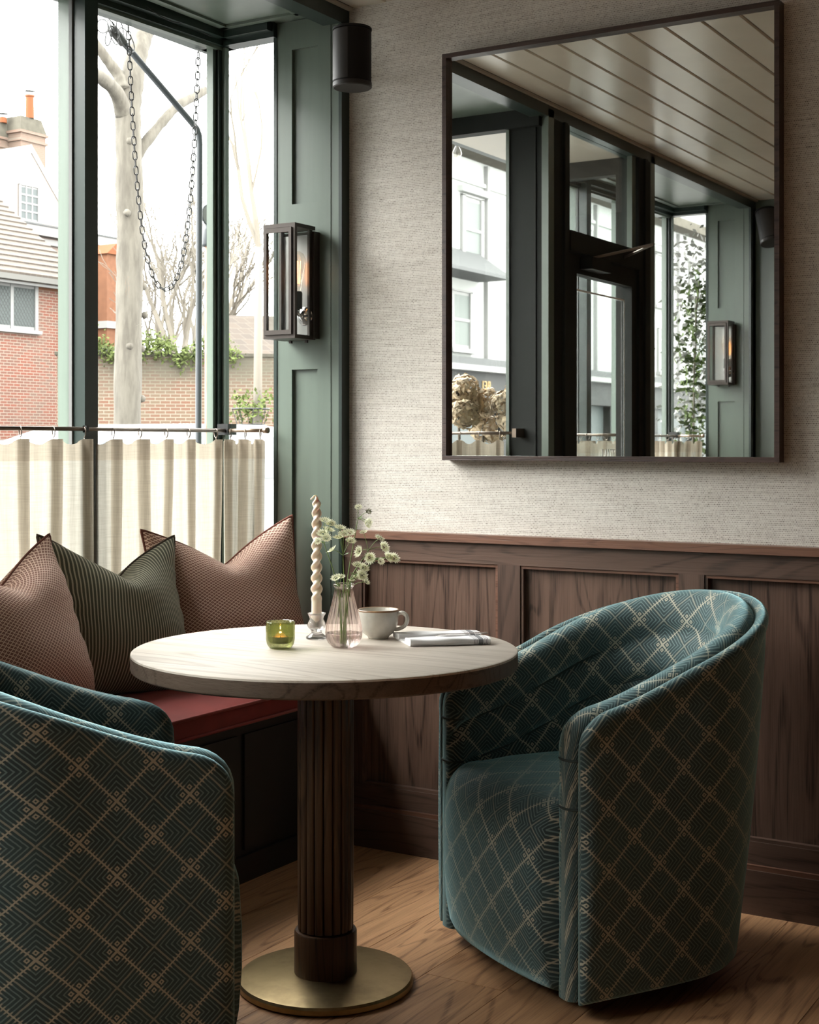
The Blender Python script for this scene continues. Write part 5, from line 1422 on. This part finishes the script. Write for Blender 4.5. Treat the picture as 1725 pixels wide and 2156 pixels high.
shp = thing('shop_front', 'dark shopfront with gold lettering, reflected at the lower left of the mirror', 'shopfront', (-12, -23, -.2)); shp.location = (0, 0, 0)
bx('lead_roof', 'lead_grey', -12.3, -11.6, -60, -9.5, 2.86, 3.02, shp, .02); bx('cornice', 'white_frame', -12.3, -11.5, -60, -9.5, 2.74, 2.86, shp, .02)
bx('fascia', 'shop_dark', -12.2, -11.72, -60, -9.5, 2.18, 2.74, shp, 0); bx('display_window', 'dark_pane', -12.4, -12.0, -60, -9.5, -.2, 2.18, shp, 0)
for k in range(14): bx('pilaster', 'shop_dark', -12.1, -11.8, -12.0 - 3.0 * k, -11.75 - 3.0 * k, -.2, 2.2, shp, 0)
bx('stall_riser', 'shop_dark', -12.2, -11.8, -60, -9.5, -.2, .5, shp, 0)
GB = ([R(0, .16, 0, 1), R(.12, .50, 0, .12), R(.12, .46, .45, .57), R(.12, .46, .88, 1), R(.44, .60, .08, .48), R(.40, .55, .54, .92)], .82)
GE = ([R(0, .16, 0, 1), R(.12, .55, 0, .12), R(.12, .46, .45, .57), R(.12, .55, .88, 1)], .76)
GL = ([R(0, .16, 0, 1), R(.12, .55, 0, .12)], .7)
letters([GB, GE, GL], (-11.715, -23.10, 2.36), (0, 1, 0), .20, 'gold_letter', shp, (1, 0, 0), .01)

# dried hydrangeas outside the near return pane
def hydrangea(label, loc, h, r, seed):
    t = thing('dried_hydrangea', label, 'flower', (loc[0], loc[1], -.13), 0, 'dried hydrangeas outside the bay'); rnd = random.Random(seed)
    hz = loc[2] + .13; verts, faces = [], []
    for lobe in range(5):
        c = Vector((rnd.uniform(-r, r) * .7, rnd.uniform(-r, r) * .7, hz + rnd.uniform(-1.4, .9) * r))
        for _ in range(110):
            nrm = Vector([rnd.gauss(0, 1) for _ in range(3)]).normalized(); p = c + nrm * r * .75 * rnd.uniform(.75, 1.05); s = .016 * rnd.uniform(.6, 1.2); a = nrm.orthogonal().normalized(); a = (Matrix.Rotation(rnd.uniform(0, 6), 3, nrm) @ a); b = nrm.cross(a); i = len(verts)
            verts += [p + a * s + nrm * .004, p + b * s - nrm * .002, p - a * s + nrm * .004, p - b * s - nrm * .002]; faces.append((i, i + 1, i + 2, i + 3))
        me = None
    me = bpy.data.meshes.new('flower_head'); me.from_pydata([tuple(v) for v in verts], [], faces); o = link('flower_head', me, 'dried_petal', t); o['kind'] = 'stuff'
    obj('stem', tube(B(), bez([(0, 0, .3), (rnd.uniform(-.03, .03), 0, hz * .6), (0, 0, hz)], 5), .006, 6), 'twig', t)
hydrangea('dried beige hydrangea at the far left of the mirror', (-.66, -1.80, 1.47), 0, .075, 1)
hydrangea('tall dried beige hydrangea left of the gold shop lettering in the mirror', (-.555, -1.74, 1.49), 0, .085, 2)
hydrangea('dried beige hydrangea next to the green post in the mirror', (-.335, -1.85, 1.40), 0, .07, 3)
hydrangea('low dried hydrangea just above the rod in the mirror', (-.50, -1.88, 1.36), 0, .085, 4)
pt = thing('planter_trough', 'dark planter trough outside holding the dried hydrangeas', 'planter', (-.5, -1.8, -.13))
bx('trough', 'shop_dark', -.26, .22, -.18, .14, 0, .42, pt, .01); bx('soil', 'twig', -.24, .20, -.16, .12, .42, .43, pt, 0)
# climber outside the second bay
cb = thing('climbing_plant', 'leafy climber with pale blossom outside, reflected beside the lantern', 'climber', (-.45, -4.5, -.13)); cb.location = (0, 0, 0)
plain('blossom', (.62, .62, .58), .8)
vpts = [(-.40 - .05 * math.sin(z * 4) - .10 * max(0, math.sin(z * 1.7)), -4.42 - .05 * math.cos(z * 3), z) for z in [1.0 + .02 * i for i in range(62)]]
leaves('foliage', 'ivy_leaf', vpts, 620, (.055, .06, .05), .026, cb, 12)
leaves('blossom', 'blossom', [(-.50, -4.55, z) for z in [1.1 + .05 * i for i in range(28)]], 900, (.10, .05, .05), .026, cb, 14)
obj('stem', tube(B(), vpts, .006, 5), 'twig', cb); obj('stem', tube(B(), bez([(-.34, -4.40, 2.60), (-.37, -4.42, 2.3), (-.33, -4.40, 2.0), (-.36, -4.43, 1.0), (-.36, -4.43, -.13)], 6), .005, 5), 'twig', cb)
